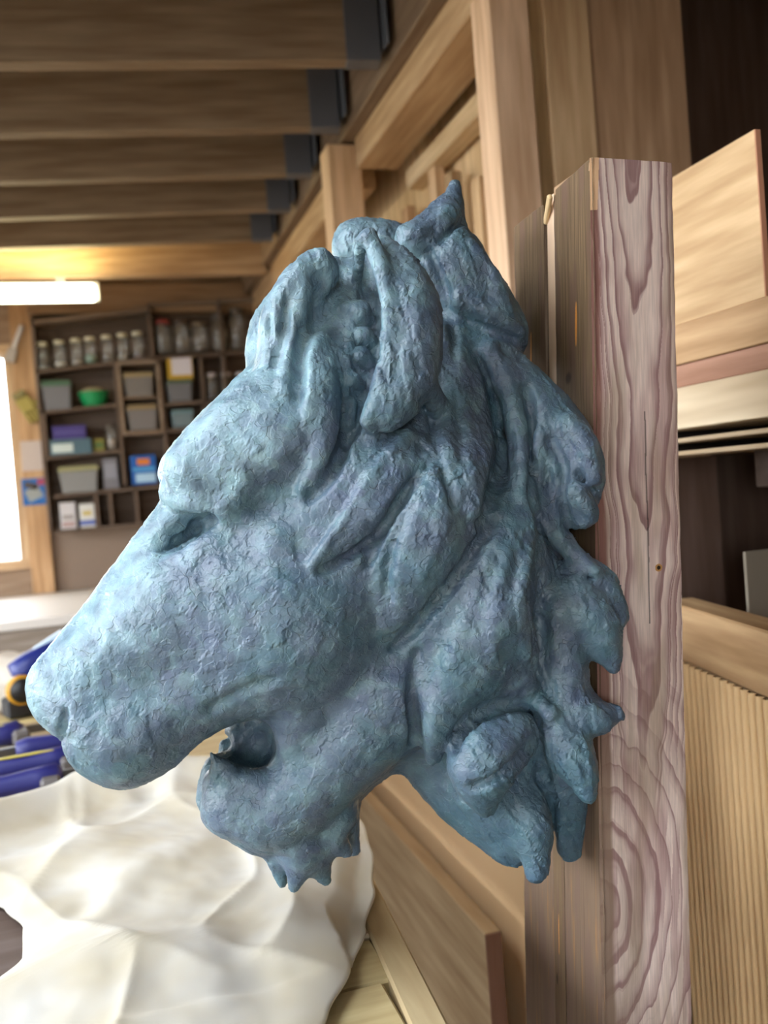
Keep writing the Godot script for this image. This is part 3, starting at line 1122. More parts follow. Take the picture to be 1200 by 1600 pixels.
	op(0.005, true, 1, 0, [-261,155,91,5.7,-271,91,107,8.1,-292,56,116,7.4,-310,38,111,4.9])
	op(0.008, false, 1, 10, [-272,200,66,5.5,-289,182,84,4,-299,148,108,3.9,-305,118,109,5.2])
	op(0.01, false, 1, 11, [-217,278,110,12.6,-204,249,120,22.6,-197,203,132,27.3,-205,157,132,27.9,-227,123,128,23.5,-242,110,120,13.7])
	op(0.008, false, 1, 11, [-235,284,128,8,-227,252,136,8.6,-224,214,141,8.5,-229,172,141,8.5,-239,136,137,8.5,-252,109,130,8])
	op(0.004, true, 1, 11, [-208,295,20,8.3,-218,239,53,13.4,-232,176,78,15.6,-253,122,100,10.8,-267,90,100,7.6])
	op(0.004, true, 1, 11, [-230,244,118,6.9,-231,200,118,8.1,-235,161,112,8.2,-245,128,105,6.3])
	op(0.008, false, 1, 11, [-242,282,125,5.2,-225,263,37,4.3,-242,233,49,5.6])
	op(0.002, false, 1, 11, [-229,227,51,14,-223,222,48,10.6])
	op(0.002, false, 1, 11, [-228,201,57,11.3,-222,196,58,8.5])
	op(0.002, false, 1, 11, [-234,178,65,11.9,-228,173,66,8.9])
	op(0.002, false, 1, 11, [-249,154,80,9.7,-243,149,78,7.3])
	op(0.003, false, 1, 11, [-256,130,89,6.4,-260,109,94,5.7])
	op(0.012, false, 1, 12, [-90,162,70,31.6,-62,128,85,31.4,-40,85,105,33.7,-30,49,118,32.1,-35,13,118,28.1])
	op(0.012, false, 1, 13, [-38,-91,120,33.4,-25,-115,133,26.5,-17,-142,138,15.9,-12,-159,140,7.9])
	op(0.01, false, 1, 13, [-32,-60,120,18.7,-11,-76,130,16,1,-108,140,8.6])
	op(0.012, false, 1, 13, [-61,-102,118,26.6,-58,-163,118,26.7])
	op(0.01, false, 1, 14, [-77,-205,122,19.8,-70,-234,135,24.9,-62,-263,147,16.9,-59,-281,152,9])
	op(0.01, false, 1, 14, [-61,-189,120,26.6,-39,-209,137,19.8,-17,-208,142,10.6])
	op(0.01, false, 1, 15, [-57,-273,85,30.4,-50,-317,85,22.2,-50,-362,85,13.9])
	op(0.008, false, 1, 16, [-102,-285,85,20.5,-100,-322,105,21.4,-102,-368,110,12])
	op(0.015, false, 1, 16, [-134,-285,70,41.2,-112,-328,80,27.4])
	op(0.006, false, 1, 17, [-129,-218,120,32.6,-157,-232,128,37.2,-162,-254,126,28.2,-158,-287,120,10.4])
	op(0.01, true, 1, 0, [-180,-252,151,3.7,-142,-235,160,4.4,-116,-220,149,4.4])
	op(0.01, false, 1.6, 18, [-92,27,125,13,-117,-22,142,24.1,-134,-72,141,34.2,-155,-121,133,41.9,-181,-157,126,28,-201,-193,124,15.2,-198,-238,87,9.2])
	op(0.008, false, 1.5, 18, [-135,-89,156,24.9,-109,-148,127,22.1,-90,-182,119,14.5,-87,-196,143,7.1])
	op(0.008, false, 1, 18, [-95,20,137,5.4,-106,-29,154,5.3,-124,-77,166,5.8,-115,-130,152,6])
	op(0.008, false, 1, 18, [-150,-38,152,4.6,-172,-86,148,5.2,-191,-134,143,5.2])
	op(0.008, false, 1, 18, [-130,-27,155,4.6,-147,-75,163,5.8,-152,-125,156,5.9])
	op(0.005, true, 1, 0, [-189,-218,132,7.6,-168,-196,128,10.8,-138,-184,127,9.7,-113,-192,127,6.5])
	op(0.005, true, 1, 0, [-217,-122,120,5.1,-226,-165,121,7.6,-220,-216,99,7.8])
	op(0.008, false, 1.6, 19, [-173,81,117,14,-183,40,136,31.2,-200,-8,142,35.8,-220,-54,130,23.7,-241,-92,121,5.6])
	op(0.008, false, 1, 19, [-194,68,138,4.6,-228,19,143,4.5,-252,-29,130,3.9,-249,-89,121,3.9])
	op(0.008, false, 1, 19, [-219,12,153,4.5,-234,-30,145,4.5,-237,-67,134,3.9])
	op(0.008, false, 1, 19, [-185,40,155,5.1,-197,-2,161,5.1,-216,-43,151,5.1])
	op(0.005, true, 1, 0, [-138,2,150,6.3,-164,-29,152,8.7,-194,-65,140,8.1,-223,-102,119,5.7,-241,-114,114,3.2])
	op(0.005, true, 1, 0, [-216,52,136,4.3,-243,11,138,5.5,-262,-28,128,4.3])
	op(0.008, false, 1.5, 20, [-187,106,98,10.4,-223,65,124,17.5,-258,24,131,16.5,-288,-6,125,9.8,-315,-23,124,3.6])
	op(0.008, false, 1, 20, [-207,93,119,4.6,-250,60,132,3.9,-278,23,133,3.8,-311,-18,125,3.2])
	op(0.008, false, 1, 20, [-194,86,119,4,-226,49,137,3.9,-255,18,139,4.5])
	op(0.005, true, 1, 0, [-193,70,141,4.9,-220,40,143,6.7,-251,-1,128,7.4,-290,-24,125,4.9,-309,-31,125,3])
	op(0.008, false, 1.4, 21, [-138,200,73,12.1,-136,145,86,22.7,-137,90,102,26.2,-156,47,145,16.2,-163,16,158,8])
	op(0.008, false, 1, 21, [-138,170,91,5.6,-144,109,112,5.4,-161,50,155,5.2])
	op(0.008, false, 1, 21, [-154,137,96,5.5,-166,83,126,5.3,-172,33,157,5.1])
	op(0.007, true, 1, 0, [-112,169,92,6,-91,116,86,10.1,-98,68,102,12,-131,30,140,10.1,-152,1,151,5.6])
	op(0.005, true, 1, 0, [-175,119,96,4.6,-186,65,146,4.9,-184,21,162,4.2])
	op(0.008, false, 1.3, 22, [-100,177,92,10.7,-84,127,100,14.7,-83,73,110,14.6,-100,21,139,10.2])
	op(0.008, false, 1, 22, [-91,154,103,4.9,-86,99,113,4.8,-97,40,136,4.7])
	op(0.006, true, 1, 0, [-74,132,112,5.3,-70,78,116,7.3,-89,23,141,7.7,-73,-14,127,7.2,-42,-46,105,6.8,-30,-64,141,5.2])
	op(0.006, false, 1.3, 23, [-65,84,124,9.2,-61,38,112,12,-60,-5,121,11.9,-41,-38,125,10.6,-25,-59,142,6.6])
	op(0.008, false, 1, 23, [-68,71,125,4.8,-71,25,119,4.8,-66,-15,125,4.8])
	op(0.006, false, 1, 23, [-42,93,137,11.7,-30,67,148,13,-27,38,150,10.4])
	op(0.006, false, 1, 23, [-43,23,145,11.7,-30,2,145,10.4,-33,-7,139,7.9])
	op(0.006, true, 1, 0, [-60,77,132,4.6,-52,50,139,5.8,-55,17,136,5.9,-42,-11,129,5.3])
	op(0.005, true, 1, 0, [-40,41,148,3.9,-21,21,144,5.2])
	op(0.006, false, 1.4, 24, [-199,144,153,8.5,-164,111,98,11.8,-175,70,141,8.1])
	op(0.007, true, 1, 0, [-84,-58,136,5.8,-87,-104,130,9.8,-90,-149,133,9.1,-83,-182,136,4.5])
	op(0.006, true, 1, 0, [-97,-202,126,5.2,-94,-232,126,8.5,-81,-275,101,9.5])
	op(0.006, true, 1, 0, [-75,-301,98,6.8,-65,-351,79,6.3])
	op(0.006, true, 1, 0, [-87,176,98,6,-69,167,98,6])
	op(0.006, true, 1, 0, [-149,287,63,5.4,-139,248,71,6.7,-136,206,79,6,-143,170,96,3.9])
	op(0.01, false, 1, 25, [-107,291,74,8.1,-91,258,82,9.5,-78,217,86,9.5])
	op(0.008, false, 1, 25, [-122,333,55,5,-162,307,60,5.7,-173,315,48,4.3])
	op(0.006, false, 1, 25, [-124,233,77,9.4,-94,216,89,9.4,-65,196,86,8.2])
	op(0.006, true, 1, 0, [-121,213,75,4.1,-95,197,86,4.7,-74,190,89,4.1])
	op(0.006, true, 1, 0, [-138,298,70,4,-105,323,56,5.5,-92,307,63,3.4])
	op(0.01, true, 1, 0, [-418,-155,86,2.5,-385,-136,104,2.4,-359,-129,116,1.8])
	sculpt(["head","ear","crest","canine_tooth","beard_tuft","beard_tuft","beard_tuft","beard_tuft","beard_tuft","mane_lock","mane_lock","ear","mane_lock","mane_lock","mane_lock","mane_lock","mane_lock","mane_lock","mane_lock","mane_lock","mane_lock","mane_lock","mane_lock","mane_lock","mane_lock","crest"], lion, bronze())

	# ---- the post it hangs on
	var post := thing("timber_post", "thick rough-sawn timber post with pinkish ring-grained face carrying the lion head", "post", Vector3(0.402, 0, -0.843))
	post.rotation.z = -0.0645
	var pg := weathered()
	var core := Shape.new()
	core.hexa([Vector3(0.002, 0, -0.087), Vector3(0.116, 0, -0.087), Vector3(0.116, 0, -0.002), Vector3(0.002, 0, -0.002), Vector3(0.002, 1.77, -0.087), Vector3(0.097, 1.77, -0.087), Vector3(0.097, 1.77, -0.002), Vector3(0.002, 1.77, -0.002)])
	part("near_timber", core, wood(Color(0.62, 0.50, 0.38), 1, 1), post)
	part("sawn_face", face_sheet(Vector3(-0.001, 1.784, 0), Vector3(0.101, 0.004, 0), Vector3(0, -1.784, 0), Vector3(0, 0, 1), 12, 120, 1.784, 0.19, 1), sawn_face(), post)
	part("weathered_face", face_sheet(Vector3(0, 1.776, -0.087), Vector3(0, 0.008, 0.087), Vector3(0, -1.776, 0), Vector3(-1, 0, 0), 10, 90, 1.776, 0.0, 2), pg, post)
	part("end_grain", bx(Vector3(0.0495, 1.776, -0.0435), Vector3(0.098, 0.012, 0.085), 0.002), wood(Color(0.80, 0.62, 0.42), 2), post)
	part("filler_timber", face_sheet(Vector3(-0.001, 1.08, -0.112), Vector3(0, 0.0, 0.027), Vector3(0, -1.08, 0), Vector3(-1, 0, 0), 4, 50, 1.08, 0.0, 7), pg, post)
	part("spacer_strip", bx(Vector3(0.04, 0.89, -0.0985), Vector3(0.072, 1.775, 0.022), 0.001), wood(Color(0.93, 0.76, 0.58), 1, 2, 1.0), post)
	part("far_timber", bx(Vector3(0.045, 0.882, -0.150), Vector3(0.09, 1.765, 0.080), 0.003), wood(Color(0.56, 0.44, 0.32), 1, 1, 3.0), post)
	part("weathered_face", face_sheet(Vector3(-0.0015, 1.766, -0.190), Vector3(0, 0.003, 0.080), Vector3(0, -1.766, 0), Vector3(-1, 0, 0), 10, 90, 1.766, 0.0, 5), pg, post)
	var sp := Shape.new()
	sp.beam(Vector3(-0.004, 1.772, -0.085), Vector3(0.004, 1.748, -0.112), 0.006, 0.008, 0.002)
	part("splinter", sp, plain(Color(0.86, 0.74, 0.55), 0.8), post)

	# ---- bench, cloth and what lies on it
	var bench := thing("workbench", "old plank workbench under the white dust sheet", "workbench", Vector3(-0.5, 0, -1.6))
	var nz := 26
	for i in nz:
		var z := -0.46 - i * 0.092
		var jit := 0.004 * sin(i * 2.7)
		part("plank", span(Vector3(-0.85, 0.915, z + 1.5555), Vector3(0.7260 - 0.076 * (z + 0.776) + jit, 0.949 - 0.0015 * (i % 3), z + 1.6445), 0.003), wood(Color(0.74 + 0.05 * sin(i * 1.9), 0.64 + 0.05 * sin(i * 1.9), 0.40 + 0.04 * sin(i * 2.3)), 0, 0, i * 1.3), bench)
	var eb := Shape.new()
	eb.beam(Vector3(0.718, 0.930, 1.16), Vector3(0.898, 0.930, -1.25), 0.035, 0.040, 0.003)
	part("edge_batten", eb, wood(Color(0.72, 0.61, 0.38), 2), bench)
	part("apron", span(Vector3(0.64, 0.78, -1.2), Vector3(0.675, 0.914, 1.1)), wood(Color(0.50, 0.38, 0.25), 2), bench)
	for x in [-0.75, 0.59]:
		for z in [-1.1, 1.05]:
			part("leg", span(Vector3(x - 0.045, 0, z - 0.045), Vector3(x + 0.045, 0.914, z + 0.045), 0.004), wood(Color(0.50, 0.38, 0.25), 1), bench)
	var cl := StandardMaterial3D.new()
	cl.albedo_color = Color(0.74, 0.73, 0.70)
	cl.albedo_texture = noise_tex(0.010, Color(0.93, 0.89, 0.80), Color(1, 1, 1), 3, 14)
	cl.uv1_scale = Vector3(0.35, 0.35, 1)
	cl.roughness = 0.9
	cl.rim_enabled = true
	cl.rim = 0.2
	var cloth := part("dust_sheet", cloth_mesh(), cl, self, Vector3(0, 0.9545, 0))
	tag(cloth, "creased off-white dust sheet spread over the plank bench below the lion", "cloth")
	var off := part("hardboard", bx(Vector3(0, 0.002, 0), Vector3(0.36, 0.004, 0.44), 0.001), wood(Color(0.30, 0.22, 0.18), 0, 0, 3.0), self, Vector3(-0.30, 0.9495, -1.16), Vector3(0, 0.05, 0))
	tag(off, "dark brown hardboard sheet lying on the bench under the dust sheet's left edge", "board")

	bar_clamp("blue-handled bar clamp with a yellow stripe lying second from the sheet in the heap", Vector3(-0.20, 0.950, -1.845), 0.12, 0.0, 0.42, true)
	bar_clamp("blue-handled bar clamp lying nearest the lion's lip behind the striped one", Vector3(-0.15, 0.950, -1.985), 0.22, 0.0, 0.40, false)
	bar_clamp("blue-handled bar clamp nearest the sheet at the front of the heap", Vector3(-0.215, 0.950, -1.725), 0.10, 0.0, 0.36, false)
	bar_clamp("blue-handled bar clamp at the far back of the heap, beside the white sack", Vector3(-0.32, 0.950, -2.12), 0.22, 0.0, 0.44, true)

	# white sack with folds, the round-ended tool leaning on it
	var sk := Shape.new(true)
	var sn := FastNoiseLite.new()
	sn.frequency = 7.0
	var rows := 14
	var segs := 28
	var pts := []
	for j in rows + 1:
		var ring := []
		var v := float(j) / rows
		for i in segs:
			var an := TAU * i / segs
			var rr := (0.16 * sqrt(maxf(0.0, 1.0 - pow(absf(v * 1.6 - 0.6), 2.4))) + 0.004)
			var q := Vector3(cos(an) * rr * 1.25, v * 0.13, sin(an) * rr)
			q += Vector3(cos(an), 0.3, sin(an)) * 0.03 * sn.get_noise_3dv(q * 2.0 + Vector3(an, 0, 0) * 0.0)
			q.y = maxf(q.y, 0.0)
			ring.append(q)
		pts.append(ring)
	for j in rows:
		for i in segs:
			var k := (i + 1) % segs
			sk.quad(pts[j][i], pts[j][k], pts[j + 1][k], pts[j + 1][i], Vector3(0, 0.05, 0))
	var sack := part("sack", sk, plain(Color(0.84, 0.80, 0.74), 0.85), self, Vector3(-0.33, 0.951, -2.62))
	tag(sack, "crumpled white sack lying on the bench behind the clamps", "sack")
	var tool_ := thing("power_tool", "blue power tool with a black and yellow round end behind the white sack", "tool", Vector3(-0.2384, 1.0271, -2.34), "", 0.35)
	var tb := Shape.new(true)
	tb.lathe([Vector2(0, -0.02), Vector2(0.026, -0.018), Vector2(0.030, 0.0), Vector2(0.030, 0.012), Vector2(0, 0.014)], 20, Vector3.ZERO, Basis(Vector3.RIGHT, PI / 2))
	part("round_end", tb, plain(Color(0.05, 0.05, 0.05), 0.5), tool_)
	var ty := Shape.new(true)
	ty.lathe([Vector2(0.029, -0.012), Vector2(0.036, -0.010), Vector2(0.036, 0.008), Vector2(0.029, 0.010)], 20, Vector3.ZERO, Basis(Vector3.RIGHT, PI / 2))
	part("yellow_ring", ty, plain(Color(0.72, 0.52, 0.08), 0.5), tool_)
	var tz := Shape.new(true)
	tz.lathe([Vector2(0, -0.07), Vector2(0.03, -0.068), Vector2(0.036, -0.03), Vector2(0.034, 0.05), Vector2(0.022, 0.07), Vector2(0, 0.07)], 16, Vector3(0.06, 0.055, -0.05), Basis(Vector3.FORWARD, 1.2))
	part("housing", tz, plain(Color(0.08, 0.14, 0.42), 0.4), tool_)
	part("grip", bx(Vector3(0.09, 0.095, -0.05), Vector3(0.10, 0.025, 0.03), 0.010, Basis(Vector3.BACK, 0.45)), plain(Color(0.62, 0.70, 0.76), 0.4), tool_)
	part("foot", span(Vector3(-0.03, -(tool_.position.y - 0.9535), -0.09), Vector3(0.11, -0.025, -0.03), 0.006), plain(Color(0.10, 0.10, 0.11), 0.6), tool_)

	# far bench under the window
	var fb := thing("far_bench", "long white-topped bench with grey board front under the window", "workbench", Vector3(-0.65, 0, -4.15))
	part("top", span(Vector3(-1.4, 1.025, -0.54), Vector3(0.95, 1.06, 0.56)), plain(Color(0.80, 0.77, 0.73), 0.5), fb)
	part("front_board", span(Vector3(-1.4, 0.90, 0.51), Vector3(0.95, 1.025, 0.545)), wood(Color(0.55, 0.49, 0.42), 0, 0, 2.0), fb)
	for x in [-1.2, 0.0, 0.9]:
		part("leg", span(Vector3(x - 0.04, 0, 0.42), Vector3(x + 0.04, 1.025, 0.5)), wood(Color(0.5, 0.4, 0.3), 1), fb)
		part("leg", span(Vector3(x - 0.04, 0, -0.5), Vector3(x + 0.04, 1.025, -0.42)), wood(Color(0.5, 0.4, 0.3), 1), fb)

	# pillar beside the window with papers pinned on it
	struct("trim_1", span(Vector3(-0.385, 1.06, -4.75), Vector3(-0.285, 2.50, -4.69), 0.003), wood(Color(0.80, 0.58, 0.34), 1, 0, 2.0))
	struct("trim_2", span(Vector3(-0.30, 2.42, -4.75), Vector3(0.95, 2.56, -4.66), 0.003), wood(Color(0.66, 0.49, 0.31), 0, 0, 4.0))
	struct("trim_3", span(Vector3(-0.285, 1.06, -4.75), Vector3(0.95, 1.365, -4.735), 0.002), plain(Color(0.52, 0.44, 0.37), 0.7))

	# ---- the strip lamp
	var lamp := thing("strip_lamp", "long lit fluorescent strip lamp hung under the last joist above the shelves", "lamp", Vector3(-0.62, 2.37, -4.13))
	part("housing", span(Vector3(-0.66, 0.0, -0.062), Vector3(0.66, 0.085, -0.042), 0.004), plain(Color(0.85, 0.84, 0.78), 0.4), lamp)
	var em := StandardMaterial3D.new()
	em.albedo_color = Color(0.9, 0.9, 0.85)
	em.emission_enabled = true
	em.emission = Color(1.0, 0.98, 0.86)
	em.emission_energy_multiplier = 5.0
	part("diffuser", span(Vector3(-0.645, -0.005, -0.042), Vector3(0.645, 0.06, 0.042), 0.012), em, lamp)
	for x in [-0.5, 0.5]:
		part("bracket", span(Vector3(x - 0.02, 0.085, -0.062), Vector3(x + 0.02, 0.135, -0.05), 0.002), plain(Color(0.6, 0.6, 0.58), 0.4), lamp)
	var al := AreaLight3D.new()
	al.name = "lamp_light"
	al.area_size = Vector2(1.28, 0.10)
	al.light_color = Color(1.0, 0.93, 0.66)
	al.light_energy = 0.8
	al.area_normalize_energy = true
	al.shadow_enabled = true
	al.position = Vector3(0, 0.066, 0.05)
	al.rotation.x = PI / 2 + 0.5
	lamp.add_child(al)

	shelves()
	rack()

func shelves():
	var dk := wood(Color(0.36, 0.27, 0.20), 0, 0, 1.0)
	var dv := wood(Color(0.36, 0.27, 0.20), 1, 0, 2.0)
	var lt := wood(Color(0.52, 0.42, 0.32), 0, 0, 3.0)
	var u := thing("wall_shelf", "dark brown wall shelf of mismatched compartments beside the window, full of jars and tubs", "shelf", Vector3(0.25, 1.36, -4.735))
	var O := u.position
	part("back_panel", span(Vector3(-0.53, 0.0, 0), Vector3(0.62, 1.05, 0.008), 0.001), wood(Color(0.34, 0.25, 0.18), 0, 0, 6.0), u)
	# shelves as [x0, y0, x1, y1]; each a board of its own
	var hs := [[-0.285, 2.375, 0.275, 2.435], [0.275, 2.455, 0.86, 2.475], [-0.285, 2.137, 0.275, 2.187], [0.275, 2.187, 0.80, 2.205], [-0.28, 1.943, 0.078, 1.962], [-0.265, 1.722, 0.082, 1.738], [-0.25, 1.535, 0.62, 1.562], [-0.24, 1.362, 0.60, 1.372], [0.31, 1.952, 0.52, 1.960], [0.31, 1.822, 0.80, 1.83], [0.50, 1.952, 0.86, 1.962]]
	for h in hs:
		var s := Shape.new()
		s.beam(Vector3(h[0], h[1] - 0.008, -4.665) - O, Vector3(h[2], h[3] - 0.008, -4.665) - O, 0.13, 0.016, 0.001)
		part("shelf_board", s, lt if hs.find(h) < 2 else dk, u)
	var vs := [[-0.277, 1.36, 2.39], [0.272, 2.17, 2.45], [0.086, 1.56, 2.155], [-0.262, 1.725, 1.945], [0.305, 1.80, 2.19], [0.505, 1.83, 2.20], [-0.055, 1.365, 1.535], [0.01, 1.365, 1.535], [0.135, 1.365, 1.545], [0.30, 1.365, 1.80], [0.62, 1.365, 2.47]]
	for v in vs:
		part("upright", span(Vector3(v[0] - 0.008, v[1], -4.73) - O, Vector3(v[0] + 0.008, v[2], -4.60) - O, 0.001), dv, u)
	# the paler box let into the middle
	var bxn := part("inner_box", span(Vector3(0.094, 1.802, -4.73) - O, Vector3(0.297, 1.822, -4.585) - O, 0.001), lt, u)
	part("side", span(Vector3(0.094, 1.822, -4.73) - O, Vector3(0.110, 2.150, -4.585) - O, 0.001), lt, bxn)
	part("side", span(Vector3(0.281, 1.822, -4.73) - O, Vector3(0.297, 2.165, -4.585) - O, 0.001), lt, bxn)
	part("lid", span(Vector3(0.094, 2.150, -4.73) - O, Vector3(0.297, 2.166, -4.585) - O, 0.001), lt, bxn)
	part("shelf", span(Vector3(0.110, 1.982, -4.73) - O, Vector3(0.281, 1.992, -4.60) - O, 0.001), lt, bxn)

	var z := -4.64
	var lids := ["first small jar from the left on the top shelf, pale lid", "second small jar from the left on the top shelf, pale lid", "third small jar from the left on the top shelf, pale lid", "middle small jar of the seven on the top shelf, pale lid", "fifth small jar from the left on the top shelf, pale lid", "sixth small jar from the left on the top shelf, cream lid", "rightmost small jar of the seven on the top shelf, white lid"]
	var xs := [-0.243, -0.165, -0.087, -0.022, 0.058, 0.133, 0.205]
	for i in 7:
		var y: float = lerpf(2.137, 2.187, (xs[i] + 0.285) / 0.56)
		jar(lids[i], Vector3(xs[i], y + 0.001, z), 0.029, 0.135, Color(0.80, 0.77, 0.66), [Color(0.66, 0.64, 0.60), Color(0.72, 0.70, 0.66), Color(0.60, 0.56, 0.52), Color(0.40, 0.50, 0.42), Color(0.50, 0.47, 0.44), Color(0.62, 0.6, 0.56), Color(0.66, 0.6, 0.62)][i], [0.12, 0.2, 0.16, 0.35, 0.1, 0.2, 0.1][i], "small jars on the top shelf")
	var bl := ["large glass jar with a reddish lid at the left of the top right shelf", "large jar beside the red-lidded jar on the top right shelf", "middle large jar of five on the top right shelf", "fourth large jar from the left on the top right shelf", "tall rightmost large jar on the top right shelf, nearest the lion's forelock"]
	var bxs := [0.335, 0.425, 0.515, 0.615, 0.71]
	for i in 5:
		jar(bl[i], Vector3(bxs[i], 2.190 + 0.01 * (bxs[i] - 0.275) / 0.5 + 0.012, z), 0.042, [0.17, 0.165, 0.15, 0.19, 0.215][i], [Color(0.48, 0.16, 0.13), Color(0.30, 0.24, 0.2), Color(0.42, 0.36, 0.28), Color(0.30, 0.26, 0.23), Color(0.34, 0.30, 0.26)][i], Color(0.45, 0.40, 0.36), [0.0, 0.0, 0.12, 0.0, 0.0][i], "large jars on the top right shelf")
	var sl := ["small jar at the left of the lower right compartment", "middle small jar in the lower right compartment", "small jar at the right of the lower right compartment, beside the lion's brow"]
	for i in 3:
		jar(sl[i], Vector3(0.555 + 0.075 * i, 1.962, z), 0.030, 0.135, Color(0.72, 0.68, 0.68), Color(0.55, 0.52, 0.52), 0.1, "small jars in the lower right compartment")
	tub("storage_tub", "grey plastic tub with a green lid left of the green bowl", -0.262, -0.122, 1.944, 2.085, z, 0.11, Color(0.50, 0.49, 0.50), Color(0.30, 0.42, 0.32))
	var gb := thing("bowl", "bright green plastic bowl on the second shelf", "bowl", Vector3(-0.025, 1.958, z))
	var gs := Shape.new(true)
	gs.lathe([Vector2(0, 0), Vector2(0.05, 0), Vector2(0.062, 0.03), Vector2(0.072, 0.065), Vector2(0.074, 0.067), Vector2(0.068, 0.067), Vector2(0.058, 0.03), Vector2(0.045, 0.006), Vector2(0, 0.006)], 24)
	part("body", gs, plain(Color(0.03, 0.50, 0.28), 0.4), gb)
	var gf := Shape.new(true)
	gf.lathe([Vector2(0, 0.04), Vector2(0.06, 0.04), Vector2(0.062, 0.072), Vector2(0.03, 0.09), Vector2(0, 0.092)], 18)
	part("contents", gf, plain(Color(0.55, 0.50, 0.38), 0.7), gb)
	tub("storage_tub", "clear tub with a cream lid on the upper shelf of the pale inner box", 0.118, 0.268, 1.992, 2.110, z, 0.10, Color(0.56, 0.53, 0.50), Color(0.66, 0.58, 0.42))
	tub("storage_tub", "clear tub with a cream lid on the floor of the pale inner box", 0.122, 0.274, 1.822, 1.950, z, 0.10, Color(0.56, 0.53, 0.51), Color(0.62, 0.53, 0.38))
	carton("packet", "white and yellow packet standing on the grey-green tub", 0.338, 0.462, 2.068, 2.190, z, 0.07, Color(0.72, 0.58, 0.16), [[0.06, 0.58, 0.80, 0.78, Color(0.80, 0.78, 0.80)]])
	tub("storage_tub", "grey tub with a green lid under the white and yellow packet", 0.325, 0.455, 1.956, 2.068, z, 0.10, Color(0.52, 0.52, 0.53), Color(0.36, 0.42, 0.33))
	tub("storage_tub", "pale blue tub on the shelf below the green-lidded grey tub", 0.335, 0.45, 1.828, 1.915, z, 0.10, Color(0.52, 0.60, 0.63), Color(0.50, 0.62, 0.64))
	carton("case", "white and teal case under the purple case", -0.245, -0.055, 1.724, 1.800, z, 0.10, Color(0.26, 0.36, 0.40), [[-0.2, 0.45, 0.5, 0.55, Color(0.72, 0.76, 0.74)]])
	carton("case", "purple plastic case lying on the white and teal case", -0.228, -0.075, 1.800, 1.865, z, 0.10, Color(0.22, 0.17, 0.42), [[0.0, 0.5, 0.9, 0.08, Color(0.35, 0.32, 0.55)]])
	carton("packet", "small yellow and green packet right of the teal case", -0.045, 0.005, 1.733, 1.795, z, 0.06, Color(0.45, 0.42, 0.14), [[0.0, 0.5, 0.8, 0.4, Color(0.30, 0.40, 0.20)]])
	jar("clear jar with a dark lid right of the yellow and green packet", Vector3(0.042, 1.737, z), 0.026, 0.125, Color(0.30, 0.26, 0.22), Color(0.5, 0.45, 0.4), 0.4, "")
	tub("storage_tub", "wide clear tub with a yellowish lid on the fourth shelf", -0.222, -0.03, 1.538, 1.668, z, 0.11, Color(0.60, 0.59, 0.57), Color(0.62, 0.60, 0.42))
	carton("packet", "tall grey packet beside the wide tub on the fourth shelf", -0.012, 0.058, 1.546, 1.695, z, 0.07, Color(0.42, 0.41, 0.43), [[0.0, 0.6, 0.8, 0.5, Color(0.50, 0.50, 0.53)]])
	carton("detergent_box", "bright blue box with an orange label left of the lion's brow", 0.122, 0.242, 1.557, 1.700, z, 0.08, Color(0.06, 0.33, 0.62), [[0.0, 0.78, 0.5, 0.22, Color(0.80, 0.45, 0.10)], [0.05, 0.22, 0.8, 0.3, Color(0.62, 0.74, 0.82)], [0.0, 0.52, 0.9, 0.1, Color(0.30, 0.60, 0.78)]])
	carton("carton", "white carton with grey print at the left of the bottom row", -0.228, -0.155, 1.366, 1.495, z, 0.07, Color(0.72, 0.70, 0.70), [[0.0, 0.45, 0.7, 0.16, Color(0.55, 0.52, 0.50)], [0.0, 0.18, 0.8, 0.2, Color(0.62, 0.52, 0.50)]])
	carton("carton", "white carton with a blue foot beside the first one on the bottom row", -0.138, -0.068, 1.367, 1.482, z, 0.07, Color(0.76, 0.75, 0.72), [[0.0, 0.2, 1.0, 0.22, Color(0.30, 0.36, 0.60)], [0.0, 0.6, 0.6, 0.2, Color(0.70, 0.62, 0.35)]])
	# papers and rags on the pillar left of the shelves
	var pin := [["paper", "white sheet of paper pinned low on the pillar beside the shelf", -0.3354, 1.7362, 0.10, 0.145, Color(0.72, 0.66, 0.62)], ["picture_card", "blue and white picture card pinned below the white paper on the pillar", -0.3326, 1.5608, 0.125, 0.13, Color(0.16, 0.38, 0.62)]]
	for p in pin:
		var t := thing(p[0], p[1], "paper", Vector3(p[2], p[3], -4.686))
		part("sheet", bx(Vector3.ZERO, Vector3(p[4], p[5], 0.003), 0.0005), plain(p[6], 0.8), t)
		if p[0] == "picture_card":
			part("printed_figure", bx(Vector3(-0.01, -0.01, 0.002), Vector3(0.07, 0.06, 0.001), 0.0003, Basis(Vector3.BACK, 0.4)), plain(Color(0.55, 0.56, 0.54), 0.8), t)
			part("printed_figure", bx(Vector3(0.035, 0.045, 0.002), Vector3(0.05, 0.03, 0.001), 0.0003), plain(Color(0.62, 0.26, 0.36), 0.8), t)
			part("printed_figure", bx(Vector3(-0.02, 0.03, 0.002), Vector3(0.06, 0.03, 0.001), 0.0003, Basis(Vector3.BACK, -0.3)), plain(Color(0.30, 0.26, 0.25), 0.8), t)
	var gl := [["work_glove", "yellow work glove hanging on the pillar above the white paper", -0.3422, 1.9839, Color(0.62, 0.56, 0.30), 0.5], ["brush", "white brush hanging high on the pillar beside the small jars", -0.3702, 2.2694, Color(0.78, 0.76, 0.74), -0.4]]
